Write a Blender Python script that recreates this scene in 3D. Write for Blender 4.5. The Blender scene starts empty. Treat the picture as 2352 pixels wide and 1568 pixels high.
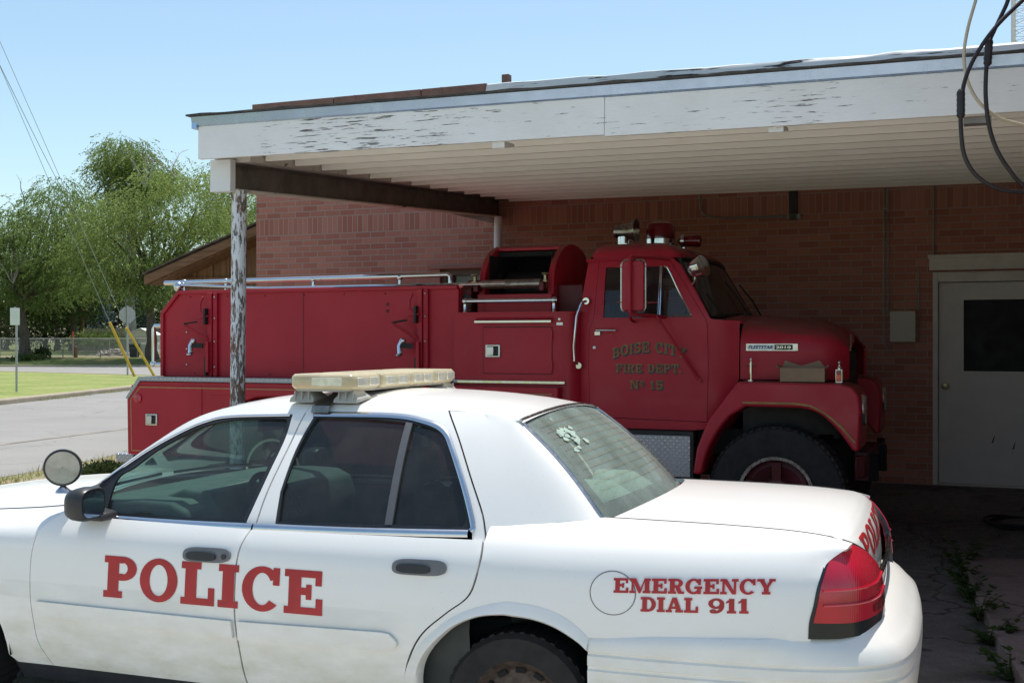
import bpy, bmesh, math, random
import numpy as np
from mathutils import Vector, Matrix
from mathutils.geometry import delaunay_2d_cdt
random.seed(7)
R = math.radians
scene = bpy.context.scene
COL = scene.collection

# ---------------------------------------------------------------- objects
def tag(o, label=None, cat=None, group=None, kind=None):
    if label: o['label'] = label
    if cat: o['category'] = cat
    if group: o['group'] = group
    if kind: o['kind'] = kind
    return o

def empty(name, loc=(0, 0, 0), rz=0.0, label=None, cat=None, group=None):
    o = bpy.data.objects.new(name, None)
    o.empty_display_size = 0.2
    COL.objects.link(o)
    o.location = loc
    o.rotation_euler = (0, 0, rz)
    return tag(o, label, cat, group)

class MB:
    """collects faces, then links them as ONE mesh object"""
    def __init__(s):
        s.v = []; s.f = []; s.m = []; s.cur = 0
    def face(s, pts):
        b = len(s.v); s.v += [tuple(p) for p in pts]
        s.f.append(tuple(range(b, b + len(pts)))); s.m.append(s.cur)
    def mesh(s, verts, faces):
        b = len(s.v); s.v += [tuple(p) for p in verts]
        for f in faces:
            s.f.append(tuple(i + b for i in f)); s.m.append(s.cur)
        return s
    def box(s, x0, x1, y0, y1, z0, z1, M=None):
        v = [(x, y, z) for z in (z0, z1) for y in (y0, y1) for x in (x0, x1)]
        if M is not None: v = [tuple(M @ Vector(p)) for p in v]
        return s.mesh(v, [(0, 2, 3, 1), (4, 5, 7, 6), (0, 1, 5, 4), (2, 6, 7, 3), (0, 4, 6, 2), (1, 3, 7, 5)])
    def beam(s, a, b, w, h, up=(0, 0, 1)):
        a, b = Vector(a), Vector(b); d = (b - a).normalized()
        sd = d.cross(Vector(up))
        if sd.length < 1e-5: sd = Vector((1, 0, 0))
        sd.normalize(); u = sd.cross(d).normalized()
        v = [p + sd * (w / 2 * i) + u * (h / 2 * j) for p in (a, b) for i, j in ((-1, -1), (1, -1), (1, 1), (-1, 1))]
        return s.mesh(v, [(0, 1, 2, 3), (7, 6, 5, 4), (0, 4, 5, 1), (1, 5, 6, 2), (2, 6, 7, 3), (3, 7, 4, 0)])
    def tube(s, path, r, n=10, cap=True, closed=False):
        P = [Vector(p) for p in path]; m = len(P)
        rr = r if isinstance(r, (list, tuple)) else [r] * m
        rings = []; prev = None
        for i, p in enumerate(P):
            if closed: t = P[(i + 1) % m] - P[i - 1]
            else: t = P[min(i + 1, m - 1)] - P[max(i - 1, 0)]
            if t.length < 1e-9: t = Vector((0, 0, 1))
            t.normalize()
            if prev is None:
                a = Vector((0, 0, 1)) if abs(t.z) < .9 else Vector((1, 0, 0))
                x = t.cross(a).normalized()
            else:
                x = (prev - t * prev.dot(t))
                x = x.normalized() if x.length > 1e-6 else t.orthogonal().normalized()
            prev = x; y = t.cross(x)
            rings.append([p + x * (rr[i] * math.cos(2 * math.pi * k / n)) + y * (rr[i] * math.sin(2 * math.pi * k / n)) for k in range(n)])
        return s.loft(rings, cap and not closed, cap and not closed, wrap=closed)
    def loft(s, rings, c0=False, c1=False, wrap=False, closed=True):
        n = len(rings[0]); v = [p for r in rings for p in r]; f = []
        m = len(rings)
        for i in range(m if wrap else m - 1):
            j = (i + 1) % m
            for k in range(n if closed else n - 1):
                l = (k + 1) % n
                f.append((i * n + k, i * n + l, j * n + l, j * n + k))
        if c0: f.append(tuple(reversed(range(n))))
        if c1: f.append(tuple((m - 1) * n + k for k in range(n)))
        return s.mesh(v, f)
    def cyl(s, a, b, r, r2=None, n=20, cap=True):
        return s.tube([a, b], [r, r if r2 is None else r2], n, cap)
    def lathe(s, o, ax, prof, n=28, c0=False, c1=False):
        """prof: (radius, distance along axis)"""
        o = Vector(o); ax = Vector(ax).normalized(); x = ax.orthogonal().normalized(); y = ax.cross(x)
        rings = [[o + ax * h + (x * math.cos(2 * math.pi * k / n) + y * math.sin(2 * math.pi * k / n)) * r for k in range(n)] for r, h in prof]
        return s.loft(rings, c0, c1)
    def sphere(s, c, r, n=14, m=8, sc=(1, 1, 1)):
        c = Vector(c)
        rings = [[c + Vector((math.sin(a) * math.cos(2 * math.pi * k / n) * r * sc[0], math.sin(a) * math.sin(2 * math.pi * k / n) * r * sc[1], math.cos(a) * r * sc[2])) for k in range(n)] for a in [max(.02, min(math.pi - .02, math.pi * i / m)) for i in range(m + 1)]]
        return s.loft(rings, True, True)
    def prism(s, poly, a, b, f):
        """poly 2-D; f(p, h) -> 3-D; extruded from h=a to h=b"""
        n = len(poly)
        v = [f(p, a) for p in poly] + [f(p, b) for p in poly]
        return s.mesh(v, [tuple(range(n)), tuple(range(2 * n - 1, n - 1, -1))] + [(i, i + n, (i + 1) % n + n, (i + 1) % n) for i in range(n)])
    def grid(s, S, us, vs):
        n = len(vs)
        v = [S(a, b) for a in us for b in vs]
        return s.mesh(v, [(i * n + j, (i + 1) * n + j, (i + 1) * n + j + 1, i * n + j + 1) for i in range(len(us) - 1) for j in range(n - 1)])
    def obj(s, name, mats, parent=None, ang=35, bevel=0, recalc=True, smooth=True, seg=2):
        me = bpy.data.meshes.new(name)
        me.from_pydata(s.v, [], s.f)
        mats = mats if isinstance(mats, (list, tuple)) else [mats]
        for m in mats: me.materials.append(m)
        if len(mats) > 1: me.polygons.foreach_set('material_index', s.m)
        if recalc:
            bm = bmesh.new(); bm.from_mesh(me)
            bmesh.ops.recalc_face_normals(bm, faces=bm.faces)
            bm.to_mesh(me); bm.free()
        if smooth:
            me.polygons.foreach_set('use_smooth', [True] * len(me.polygons))
            me.set_sharp_from_angle(angle=R(ang))
        me.update()
        o = bpy.data.objects.new(name, me)
        COL.objects.link(o)
        if parent is not None: o.parent = parent
        if bevel:
            b = o.modifiers.new('bevel', 'BEVEL'); b.width = bevel; b.segments = seg; b.limit_method = 'ANGLE'; b.angle_limit = R(40)
            b.harden_normals = False
        return o

# ---------------------------------------------------------------- curves and panels
def tab(t, x):
    n = len(t)
    if x <= t[0][0]: i = 0
    elif x >= t[-1][0]: i = n - 2
    else:
        i = 0
        while i < n - 2 and t[i + 1][0] <= x: i += 1
    (x0, y0), (x1, y1) = t[i], t[i + 1]
    def sl(k):
        if k <= 0: return (t[1][1] - t[0][1]) / (t[1][0] - t[0][0])
        if k >= n - 1: return (t[-1][1] - t[-2][1]) / (t[-1][0] - t[-2][0])
        return (t[k + 1][1] - t[k - 1][1]) / (t[k + 1][0] - t[k - 1][0])
    h = x1 - x0; q = (x - x0) / h
    if q < 0 or q > 1: return y0 + (y1 - y0) * q
    a, b = sl(i) * h, sl(i + 1) * h
    return y0 * (2 * q**3 - 3 * q * q + 1) + a * (q**3 - 2 * q * q + q) + y1 * (-2 * q**3 + 3 * q * q) + b * (q**3 - q * q)

def cr(P, n=6):
    """open Catmull-Rom through points"""
    P = [np.array(p, float) for p in P]; out = []
    for i in range(len(P) - 1):
        p0 = P[i - 1] if i else 2 * P[0] - P[1]; p1, p2 = P[i], P[i + 1]
        p3 = P[i + 2] if i + 2 < len(P) else 2 * P[-1] - P[-2]
        for k in range(n):
            t = k / n
            out.append(tuple(.5 * (2 * p1 + (p2 - p0) * t + (2 * p0 - 5 * p1 + 4 * p2 - p3) * t * t + (3 * p1 - p0 - 3 * p2 + p3) * t**3)))
    out.append(tuple(P[-1])); return out

def loop(*segs):
    """joins smooth runs into one closed 2-D outline (a bare tuple is a corner)"""
    out = []
    for s in segs:
        if isinstance(s, tuple): out.append(s)
        else: out += cr(s)
    res = []
    for p in out:
        if not res or math.dist(p, res[-1]) > 1e-4: res.append(p)
    if math.dist(res[0], res[-1]) < 1e-4: res.pop()
    return res

def dens(P, step):
    out = []
    for i in range(len(P)):
        a, b = P[i], P[(i + 1) % len(P)]; k = max(1, int(math.dist(a, b) / step + .5))
        out += [(a[0] + (b[0] - a[0]) * j / k, a[1] + (b[1] - a[1]) * j / k) for j in range(k)]
    return out

def inside(P, X, Y):
    r = np.zeros(X.shape, bool); n = len(P)
    for i in range(n):
        x0, y0 = P[i]; x1, y1 = P[(i + 1) % n]
        if y0 == y1: continue
        c = ((Y < y0) != (Y < y1)) & (X < (x1 - x0) * (Y - y0) / (y1 - y0) + x0)
        r ^= c
    return r

def tri2d(polys, holes=(), step=.05, grid=True):
    """triangulates the union of polys minus holes; returns 2-D verts, tris"""
    polys = [dens(p, step) for p in polys]; holes = [dens(p, step) for p in holes]
    V = []; E = []
    for p in polys + holes:
        b = len(V); V += p; E += [(b + i, b + (i + 1) % len(p)) for i in range(len(p))]
    B = np.array(V)
    if grid:
        x0, y0 = B.min(0); x1, y1 = B.max(0)
        gx = np.arange(x0 + step * .5, x1, step); gy = np.arange(y0 + step * .5, y1, step)
        X, Y = [a.ravel() for a in np.meshgrid(gx, gy)]
        if len(X):
            m = np.zeros(X.shape, bool)
            for p in polys: m |= inside(p, X, Y)
            for p in holes: m &= ~inside(p, X, Y)
            X, Y = X[m], Y[m]
            ok = np.ones(X.shape, bool)
            for k in range(0, len(B), 200):
                d = (X[:, None] - B[None, k:k + 200, 0])**2 + (Y[:, None] - B[None, k:k + 200, 1])**2
                ok &= d.min(1) > (step * .45)**2
            V += list(zip(X[ok], Y[ok]))
    vs, _, fs, *_ = delaunay_2d_cdt([Vector(v) for v in V], E, [], 0, 1e-5)
    vs = np.array([tuple(v) for v in vs]); fs = np.array([f for f in fs if len(f) == 3])
    c = vs[fs].mean(1); m = np.zeros(len(fs), bool)
    for p in polys: m |= inside(p, c[:, 0], c[:, 1])
    for p in holes: m &= ~inside(p, c[:, 0], c[:, 1])
    fs = fs[m]
    used = np.unique(fs); re = -np.ones(len(vs), int); re[used] = np.arange(len(used))
    return vs[used], re[fs]

def panel(mb, S, outer, holes=(), step=.05, depth=.015, out=(0, 1, 0), mir=False, lift=0.0, polys=None):
    """maps a flat outline onto the surface S(a, b); rim flanges go inward by depth"""
    P, T = tri2d(polys or [outer], holes, step)
    pts = []; nor = []; h = 1e-3; out = Vector(out)
    for a, b in P:
        p = Vector(S(a, b)); n = (Vector(S(a + h, b)) - p).cross(Vector(S(a, b + h)) - p)
        n = n.normalized() if n.length > 1e-12 else out.copy()
        if n.dot(out) < 0: n = -n
        pts.append(p + n * lift); nor.append(n)
    e = {}
    for t in T:
        for i in range(3):
            k = (t[i], t[(i + 1) % 3]); e[k] = 1
    bd = [k for k in e if (k[1], k[0]) not in e]
    V = list(pts); F = [tuple(int(i) for i in t) for t in T]
    if depth:
        im = {}
        for k in bd:
            for i in k:
                if i not in im:
                    im[i] = len(V); V.append(pts[i] - nor[i] * depth)
        F += [(int(a), int(b), im[b], im[a]) for a, b in bd]
    if mir: V = [Vector((v[0], -v[1], v[2])) for v in V]
    mb.mesh(V, F); return mb

def at(u, v, d):
    """point seen at photo position (u, v) of 2352x1568 at distance d along the view"""
    return Vector(((u - 1176) / 2700 * d, d, 1.74 - (v - 784) / 2700 * d))

# ---------------------------------------------------------------- lettering: slab capitals drawn as outlines
def _rect(a, b, c, d): return [(a, b), (c, b), (c, d), (a, d)]
def _ring(cx, cy, rx, ry, ix, iy, a0=0, a1=360, n=28):
    k = max(3, int(n * abs(a1 - a0) / 360)); out = []
    A = [R(a0 + (a1 - a0) * i / k) for i in range(k + 1)]
    for i in range(k):
        p, q = A[i], A[i + 1]
        out.append([(cx + rx * math.cos(p), cy + ry * math.sin(p)), (cx + rx * math.cos(q), cy + ry * math.sin(q)), (cx + ix * math.cos(q), cy + iy * math.sin(q)), (cx + ix * math.cos(p), cy + iy * math.sin(p))])
    return out
def glyph(c, st=.27, sf=.15):
    """returns (width, list of polygons) for cap height 1"""
    def stem(x): return _rect(x, 0, x + st, 1)
    def foot(x, y): return _rect(x - .11, y, x + st + .11, y + sf)
    b = 1 - sf
    if c == 'I': return st + .24, [stem(.12), foot(.12, 0), foot(.12, b)]
    if c == 'L': return .92, [stem(.12), foot(.12, 0), foot(.12, b), _rect(.1, 0, .92, sf), _rect(.75, 0, .92, .42)]
    if c in 'EF':
        g = [stem(.12), foot(.12, 0), foot(.12, b), _rect(.1, b, .95, 1), _rect(.79, .66, .95, 1), _rect(.3, .44, .62, .44 + sf), _rect(.56, .34, .70, .68)]
        if c == 'E': g += [_rect(.1, 0, .98, sf), _rect(.81, 0, .98, .37)]
        return .98 if c == 'E' else .95, g
    if c in 'PR':
        g = [stem(.12), foot(.12, 0), foot(.12, b), _rect(.1, b, .56, 1), _rect(.3, .42, .56, .42 + sf)] + _ring(.54, .71, .40, .29, .14, .14, -90, 90)
        if c == 'R': g += [[(.46, .46), (.74, .46), (.93, .0), (.64, 0)], _rect(.64, 0, 1.03, sf)]
        return 1.03 if c == 'R' else .95, g
    if c == 'B': return .98, [stem(.12), foot(.12, 0), foot(.12, b), _rect(.1, b, .56, 1), _rect(.1, 0, .56, sf), _rect(.3, .44, .56, .44 + sf)] + _ring(.54, .74, .36, .26, .12, .12, -90, 90) + _ring(.54, .27, .43, .27, .17, .13, -90, 90)
    if c == 'D': return 1.02, [stem(.12), foot(.12, 0), foot(.12, b), _rect(.1, b, .50, 1), _rect(.1, 0, .50, sf)] + _ring(.48, .5, .54, .5, .25, .35, -90, 90)
    if c in 'O0': return 1.05, _ring(.525, .5, .525, .52, .25, .37)
    if c in 'CG':
        g = _ring(.525, .5, .525, .52, .25, .37, 32, 318) + [_rect(.80, .60, .97, 1.0)]
        if c == 'G': g += [_rect(.74, 0, .98, .45), _rect(.55, .34, 1.06, .34 + sf)]
        return 1.06 if c == 'G' else 1.0, g
    if c == 'S': return .88, _ring(.44, .72, .42, .30, .17, .15, 20, 270) + _ring(.44, .28, .42, .30, .17, .15, -160, 90) + [_rect(.68, .68, .84, 1), _rect(.04, 0, .2, .32)]
    if c == 'T': return 1.0, [_rect(.5 - st / 2, 0, .5 + st / 2, 1), foot(.5 - st / 2, 0), _rect(0, b, 1, 1), _rect(0, .64, .16, 1), _rect(.84, .64, 1, 1)]
    if c == 'Y': return 1.12, [_rect(.56 - st / 2, 0, .56 + st / 2, .46), foot(.56 - st / 2, 0), [(.08, 1), (.38, 1), (.70, .40), (.42, .40)], [(1.04, 1), (.80, 1), (.50, .40), (.68, .40)], _rect(0, b, .46, 1), _rect(.72, b, 1.12, 1)]
    if c == 'A': return 1.12, [[(.08, 0), (.26, 0), (.62, 1), (.42, 1)], [(.74, 0), (1.05, 0), (.70, 1), (.42, 1)], _rect(.25, .24, .85, .24 + sf * .9), _rect(0, 0, .40, sf), _rect(.62, 0, 1.12, sf)]
    if c == 'M': return 1.36, [_rect(.13, 0, .27, 1), _rect(.98, 0, .98 + st, 1), [(.12, 1), (.42, 1), (.76, .22), (.60, .0)], [(.60, 0), (.72, 0), (1.05, 1), (.96, 1)], _rect(0, 0, .40, sf), _rect(.86, 0, 1.36, sf), _rect(0, b, .40, 1), _rect(.95, b, 1.36, 1)]
    if c == 'N': return 1.12, [_rect(.13, 0, .28, 1), _rect(.83, 0, .98, 1), [(.10, 1), (.40, 1), (.98, .0), (.74, .0)], _rect(0, 0, .42, sf), _rect(0, b, .40, 1), _rect(.70, b, 1.12, 1)]
    if c == '1': return .62, [_rect(.18, 0, .18 + st, 1), foot(.18, 0), [(.02, .80), (.02, .66), (.3, .82), (.3, 1)]]
    if c == '9': return .92, _ring(.46, .66, .46, .36, .19, .21) + _ring(.40, .5, .52, .52, .27, .36, -100, 20) + _ring(.28, .13, .2, .15, .02, .02, 0, 360, 12)
    if c == '5': return .88, _ring(.42, .34, .44, .36, .17, .20, -150, 150) + [_rect(.08, .5, .22, 1), _rect(.08, b - .04, .80, 1)] + _ring(.16, .15, .15, .14, .01, .01, 0, 360, 12)
    if c == 'o': return .5, _ring(.25, .72, .24, .26, .10, .14) + [_rect(.02, .30, .48, .38)]
    if c == '.': return .3, _ring(.14, .12, .12, .12, .01, .01, 0, 360, 14)
    return .5, []
def text_polys(t, gap=.10, st=.27, sf=.15):
    out = []; x = 0
    for c in t:
        w, g = glyph(c, st, sf)
        out.append([[(px + x, py) for px, py in p] for p in g]); x += w + gap
    return out, x - gap
# ---------------------------------------------------------------- materials
class NT:
    def __init__(s, name):
        s.m = bpy.data.materials.new(name); s.m.use_nodes = True
        s.t = s.m.node_tree; s.t.nodes.clear()
        s.out = s.n('ShaderNodeOutputMaterial')
    def n(s, typ, **kw):
        o = s.t.nodes.new(typ)
        for k, v in kw.items():
            if hasattr(o, k) and k not in ('Scale',): setattr(o, k, v)
        return o
    def l(s, a, b): s.t.links.new(a, b); return s
    def val(s, sock, v):
        if isinstance(v, bpy.types.NodeSocket): s.l(v, sock)
        elif isinstance(v, (tuple, list)) and len(v) == 3 and sock.type == 'RGBA': sock.default_value = (*v, 1)
        else: sock.default_value = v
    def coord(s, scale=(1, 1, 1), kind='Object', rot=(0, 0, 0), loc=(0, 0, 0)):
        c = s.n('ShaderNodeTexCoord'); m = s.n('ShaderNodeMapping')
        m.inputs['Scale'].default_value = scale; m.inputs['Rotation'].default_value = rot; m.inputs['Location'].default_value = loc
        s.l(c.outputs[kind], m.inputs['Vector']); return m.outputs['Vector']
    def noise(s, scale=5, detail=4, rough=.55, vec=None, dist=0):
        o = s.n('ShaderNodeTexNoise'); o.inputs['Scale'].default_value = scale; o.inputs['Detail'].default_value = detail
        o.inputs['Roughness'].default_value = rough; o.inputs['Distortion'].default_value = dist
        s.l(vec if vec is not None else s.coord(), o.inputs['Vector']); return o.outputs['Fac']
    def ramp(s, fac, lo, hi, a=0, b=1):
        o = s.n('ShaderNodeMapRange'); o.inputs['From Min'].default_value = lo; o.inputs['From Max'].default_value = hi
        o.inputs['To Min'].default_value = a; o.inputs['To Max'].default_value = b
        s.l(fac, o.inputs['Value']); return o.outputs['Result']
    def mix(s, fac, a, b, typ='MIX'):
        o = s.n('ShaderNodeMix'); o.data_type = 'RGBA'; o.blend_type = typ
        s.val(o.inputs[0], fac); s.val(o.inputs[6], a); s.val(o.inputs[7], b); return o.outputs[2]
    def math(s, op, a, b=0):
        o = s.n('ShaderNodeMath'); o.operation = op; s.val(o.inputs[0], a); s.val(o.inputs[1], b); return o.outputs[0]
    def xyz(s, v, i):
        o = s.n('ShaderNodeSeparateXYZ'); s.l(v, o.inputs[0]); return o.outputs[i]
    def bump(s, h, strength=.3, dist=.01):
        o = s.n('ShaderNodeBump'); o.inputs['Strength'].default_value = strength; o.inputs['Distance'].default_value = dist
        s.l(h, o.inputs['Height']); return o.outputs['Normal']
    def bsdf(s, color, rough=.5, metal=0, normal=None, coat=0, spec=.5, emit=None, trans=0):
        p = s.n('ShaderNodeBsdfPrincipled')
        s.val(p.inputs['Base Color'], color); s.val(p.inputs['Roughness'], rough); s.val(p.inputs['Metallic'], metal)
        p.inputs['Coat Weight'].default_value = coat; p.inputs['Coat Roughness'].default_value = .08
        p.inputs['Specular IOR Level'].default_value = spec
        if trans: p.inputs['Transmission Weight'].default_value = trans
        if normal is not None: s.l(normal, p.inputs['Normal'])
        return p.outputs[0]
    def done(s, sh): s.l(sh, s.out.inputs['Surface']); return s.m

def simple(name, color, rough=.5, metal=0, var=.12, scale=6, bump=0, coat=0, spec=.5, bscale=60):
    t = NT(name)
    f = t.noise(scale, 5, .6)
    c = t.mix(t.ramp(f, .3, .7), tuple(k * (1 - var) for k in color), tuple(min(1, k * (1 + var)) for k in color))
    nm = t.bump(t.noise(bscale, 3), bump, .004) if bump else None
    r = t.ramp(t.noise(scale * 2.3, 3), .3, .7, max(.02, rough - .08), min(1, rough + .08))
    return t.done(t.bsdf(c, r, metal, nm, coat, spec))
M = {}
# car
def car_white():
    t = NT('white_car_paint')
    P = t.coord(); z = t.xyz(P, 2)
    base = t.mix(t.ramp(t.noise(3, 4), .3, .7), (.865, .855, .83), (.895, .88, .85))
    dust = t.math('MULTIPLY', t.ramp(z, .75, .25), t.ramp(t.noise(5, 6, .65, t.coord((1, 1, 2.5))), .35, .75, .25, 1))
    c = t.mix(dust, base, (.52, .50, .36))
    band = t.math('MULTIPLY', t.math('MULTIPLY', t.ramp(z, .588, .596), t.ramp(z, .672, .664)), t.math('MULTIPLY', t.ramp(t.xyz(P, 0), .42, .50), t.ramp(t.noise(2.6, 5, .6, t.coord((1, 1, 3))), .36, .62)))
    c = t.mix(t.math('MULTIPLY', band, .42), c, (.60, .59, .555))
    chips = t.ramp(t.noise(26, 7, .75), .735, .75)
    c = t.mix(t.math('MULTIPLY', chips, .5), c, (.45, .43, .40))
    specks = t.ramp(t.noise(160, 2, .5), .70, .76)
    c = t.mix(t.math('MULTIPLY', specks, .35), c, (.35, .33, .28))
    return t.done(t.bsdf(c, t.ramp(dust, 0, 1, .32, .6), 0, t.bump(t.noise(9, 2), .02, .01), .55, .5))
M['white'] = car_white()
M['chrome'] = simple('chrome', (.72, .73, .75), .13, 1, .06, 9)
M['dull_chrome'] = simple('weathered_chrome', (.60, .60, .60), .28, 1, .12, 14)
M['trim'] = simple('black_plastic_trim', (.025, .025, .028), .42, 0, .25, 12)
M['bezel'] = simple('black_gloss_panel', (.02, .025, .028), .15, 0, .2, 8)
M['rubber'] = simple('tyre_rubber', (.020, .019, .019), .85, 0, .3, 10, .3)
M['grey_handle'] = simple('grey_handle_plastic', (.17, .17, .18), .4, 0, .15, 12)
M['red_letter'] = simple('red_vinyl_lettering', (.42, .018, .022), .38, 0, .14, 9)
M['underside'] = simple('underbody_black', (.012, .012, .012), .9, 0, .3, 6)
M['interior'] = simple('grey_green_vinyl', (.20, .23, .21), .65, 0, .15, 8, .2)
M['interior_dark'] = simple('dark_cabin_vinyl', (.035, .042, .04), .7, 0, .2, 8)
M['divider'] = simple('grey_window_divider', (.13, .13, .135), .35, .2, .1, 9)
M['hub'] = simple('shade_darkened_hub_red', (.085, .010, .014), .5, 0, .3, 9)  # red darkened to put the wheel's shade into the colour
M['fuel_gap'] = simple('fuel_door_gap', (.16, .16, .165), .6)
M['rim'] = simple('rusty_steel_wheel', (.10, .075, .06), .6, .4, .5, 22)
def glass(name, tint, refl=1.0, dust=.05, rough=.015):
    t = NT(name)
    tr = t.n('ShaderNodeBsdfTransparent'); tr.inputs[0].default_value = (*tint, 1)
    gl = t.n('ShaderNodeBsdfGlossy'); gl.inputs['Roughness'].default_value = rough; gl.inputs[0].default_value = (refl, refl, refl, 1)
    fr = t.n('ShaderNodeFresnel'); ge = t.n('ShaderNodeNewGeometry'); t.l(t.ramp(ge.outputs['Backfacing'], 0, 1, 1.5, 1 / 1.5), fr.inputs[0])
    m = t.n('ShaderNodeMixShader'); t.l(fr.outputs[0], m.inputs[0]); t.l(tr.outputs[0], m.inputs[1]); t.l(gl.outputs[0], m.inputs[2])
    df = t.n('ShaderNodeBsdfDiffuse'); df.inputs[0].default_value = (.44, .54, .50, 1) if dust > .2 else (.78, .72, .54, 1) if dust == .2 else (.5, .5, .46, 1)  # the strongest film, on the rear screen, is a painted sky reflection
    m2 = t.n('ShaderNodeMixShader'); t.l(t.ramp(t.noise(3 if dust > .2 else 7, 6, .6), .35, .8, dust * (2 if dust == .2 else .6), dust * (3 if dust == .2 else 1.5)), m2.inputs[0])
    t.l(m.outputs[0], m2.inputs[1]); t.l(df.outputs[0], m2.inputs[2])
    return t.done(m2.outputs[0])
M['glass'] = glass('tinted_car_glass', (.40, .54, .50), 1, .05)
M['glass_rear'] = glass('pale_sheen_rear_glass', (.62, .76, .70), 1, .34)  # pale diffuse layer paints the sky reflection onto the rear screen
M['shelf'] = simple('pale_grey_green_shelf', (.36, .44, .38), .8, 0, .15, 10)  # grey-green, lighter than the rest of the cabin vinyl
M['glass_dark'] = glass('dark_tinted_glass', (.25, .34, .34), 1, .045)
M['glass_clear'] = glass('cab_glass', (.62, .66, .66), 1, .05)
M['mirror'] = simple('mirror_glass', (.55, .58, .62), .03, 1, .03, 4)
def lens(name, c, c2, rough=.12):
    t = NT(name)
    w = t.n('ShaderNodeTexWave'); w.inputs['Scale'].default_value = 42; t.l(t.coord(), w.inputs['Vector'])
    col = t.mix(t.ramp(t.noise(9, 4), .3, .7), c, c2)
    return t.done(t.bsdf(col, rough, 0, t.bump(w.outputs[0], .12, .004), .6, .6))
M['tail'] = lens('red_tail_lens', (.56, .008, .038), (.44, .006, .024))
M['tail_dark'] = lens('dark_red_lens', (.20, .004, .012), (.16, .004, .01))
M['bar_lens'] = glass('yellowed_clear_lens', (.92, .84, .62), 1, .20, .12)
M['lamp_lens'] = lens('clear_headlamp_lens', (.68, .64, .50), (.52, .49, .38), .2)
M['bar_module'] = simple('light_module', (.80, .78, .66), .15, .3, .2, 30)
M['bar_foot'] = simple('grey_bar_bracket', (.40, .39, .35), .55, 0, .15, 14)
M['amber'] = lens('orange_lens', (.9, .10, .01), (.7, .06, .01))
# truck
def truck_red():
    t = NT('faded_red_fire_truck_paint')
    P = t.coord()
    c = t.mix(t.ramp(t.noise(1.7, 5, .6), .3, .7), (.50, .022, .044), (.41, .015, .032))
    c = t.mix(t.math('MULTIPLY', t.ramp(t.noise(14, 6, .7), .62, .78), .22), c, (.40, .12, .12))
    g = t.n('ShaderNodeNewGeometry')
    up = t.math('MULTIPLY', t.ramp(t.xyz(g.outputs['Normal'], 2), .35, .95), t.ramp(t.noise(6, 5), .3, .7, .35, .75))
    c = t.mix(up, c, (.15, .09, .07))
    return t.done(t.bsdf(c, t.ramp(t.noise(5, 4), .3, .7, .36, .55), 0, t.bump(t.noise(3, 2), .05, .02), .10, .30))
M['red'] = truck_red()
M['dark_red'] = simple('dark_red_edge', (.12, .008, .012), .5, 0, .2, 8)
M['black'] = simple('black_paint', (.012, .012, .013), .55, 0, .3, 8)
M['gold'] = simple('faded_gold_leaf', (.20, .125, .04), .5, .1, .4, 28)
M['letter_shadow'] = simple('dark_letter_shade', (.035, .035, .06), .6, 0, .3, 20)
M['gold_line'] = simple('gold_pinstripe', (.42, .27, .10), .5, 0, .25, 8)
def plate(name, c):
    t = NT(name)
    ws = []
    for a in (45, -45):
        w = t.n('ShaderNodeTexWave'); w.inputs['Scale'].default_value = 9; t.l(t.coord((1, 1, 1), rot=(0, R(a), 0)), w.inputs['Vector']); ws.append(w.outputs[0])
    h = t.ramp(t.math('MULTIPLY', ws[0], ws[1]), .35, .6)
    return t.done(t.bsdf(t.mix(h, tuple(k * .7 for k in c), c), t.ramp(h, 0, 1, .5, .25), .85, t.bump(h, .6, .01)))
M['plate'] = plate('diamond_plate', (.55, .57, .62))
M['beacon'] = lens('dark_red_beacon_glass', (.22, .004, .012), (.10, .002, .006), .06)
M['horn'] = simple('tarnished_horn_chrome', (.34, .32, .29), .30, 1, .25, 14)
M['steel'] = simple('worn_steel', (.34, .31, .27), .36, .9, .3, 18)
M['brass'] = simple('tarnished_brass', (.42, .34, .20), .35, .9, .25, 18)
M['box_card'] = simple('cardboard', (.33, .23, .15), .85, 0, .12, 9)
M['badge_blue'] = simple('silver_badge', (.55, .62, .74), .3, .5, .08, 10)
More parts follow.
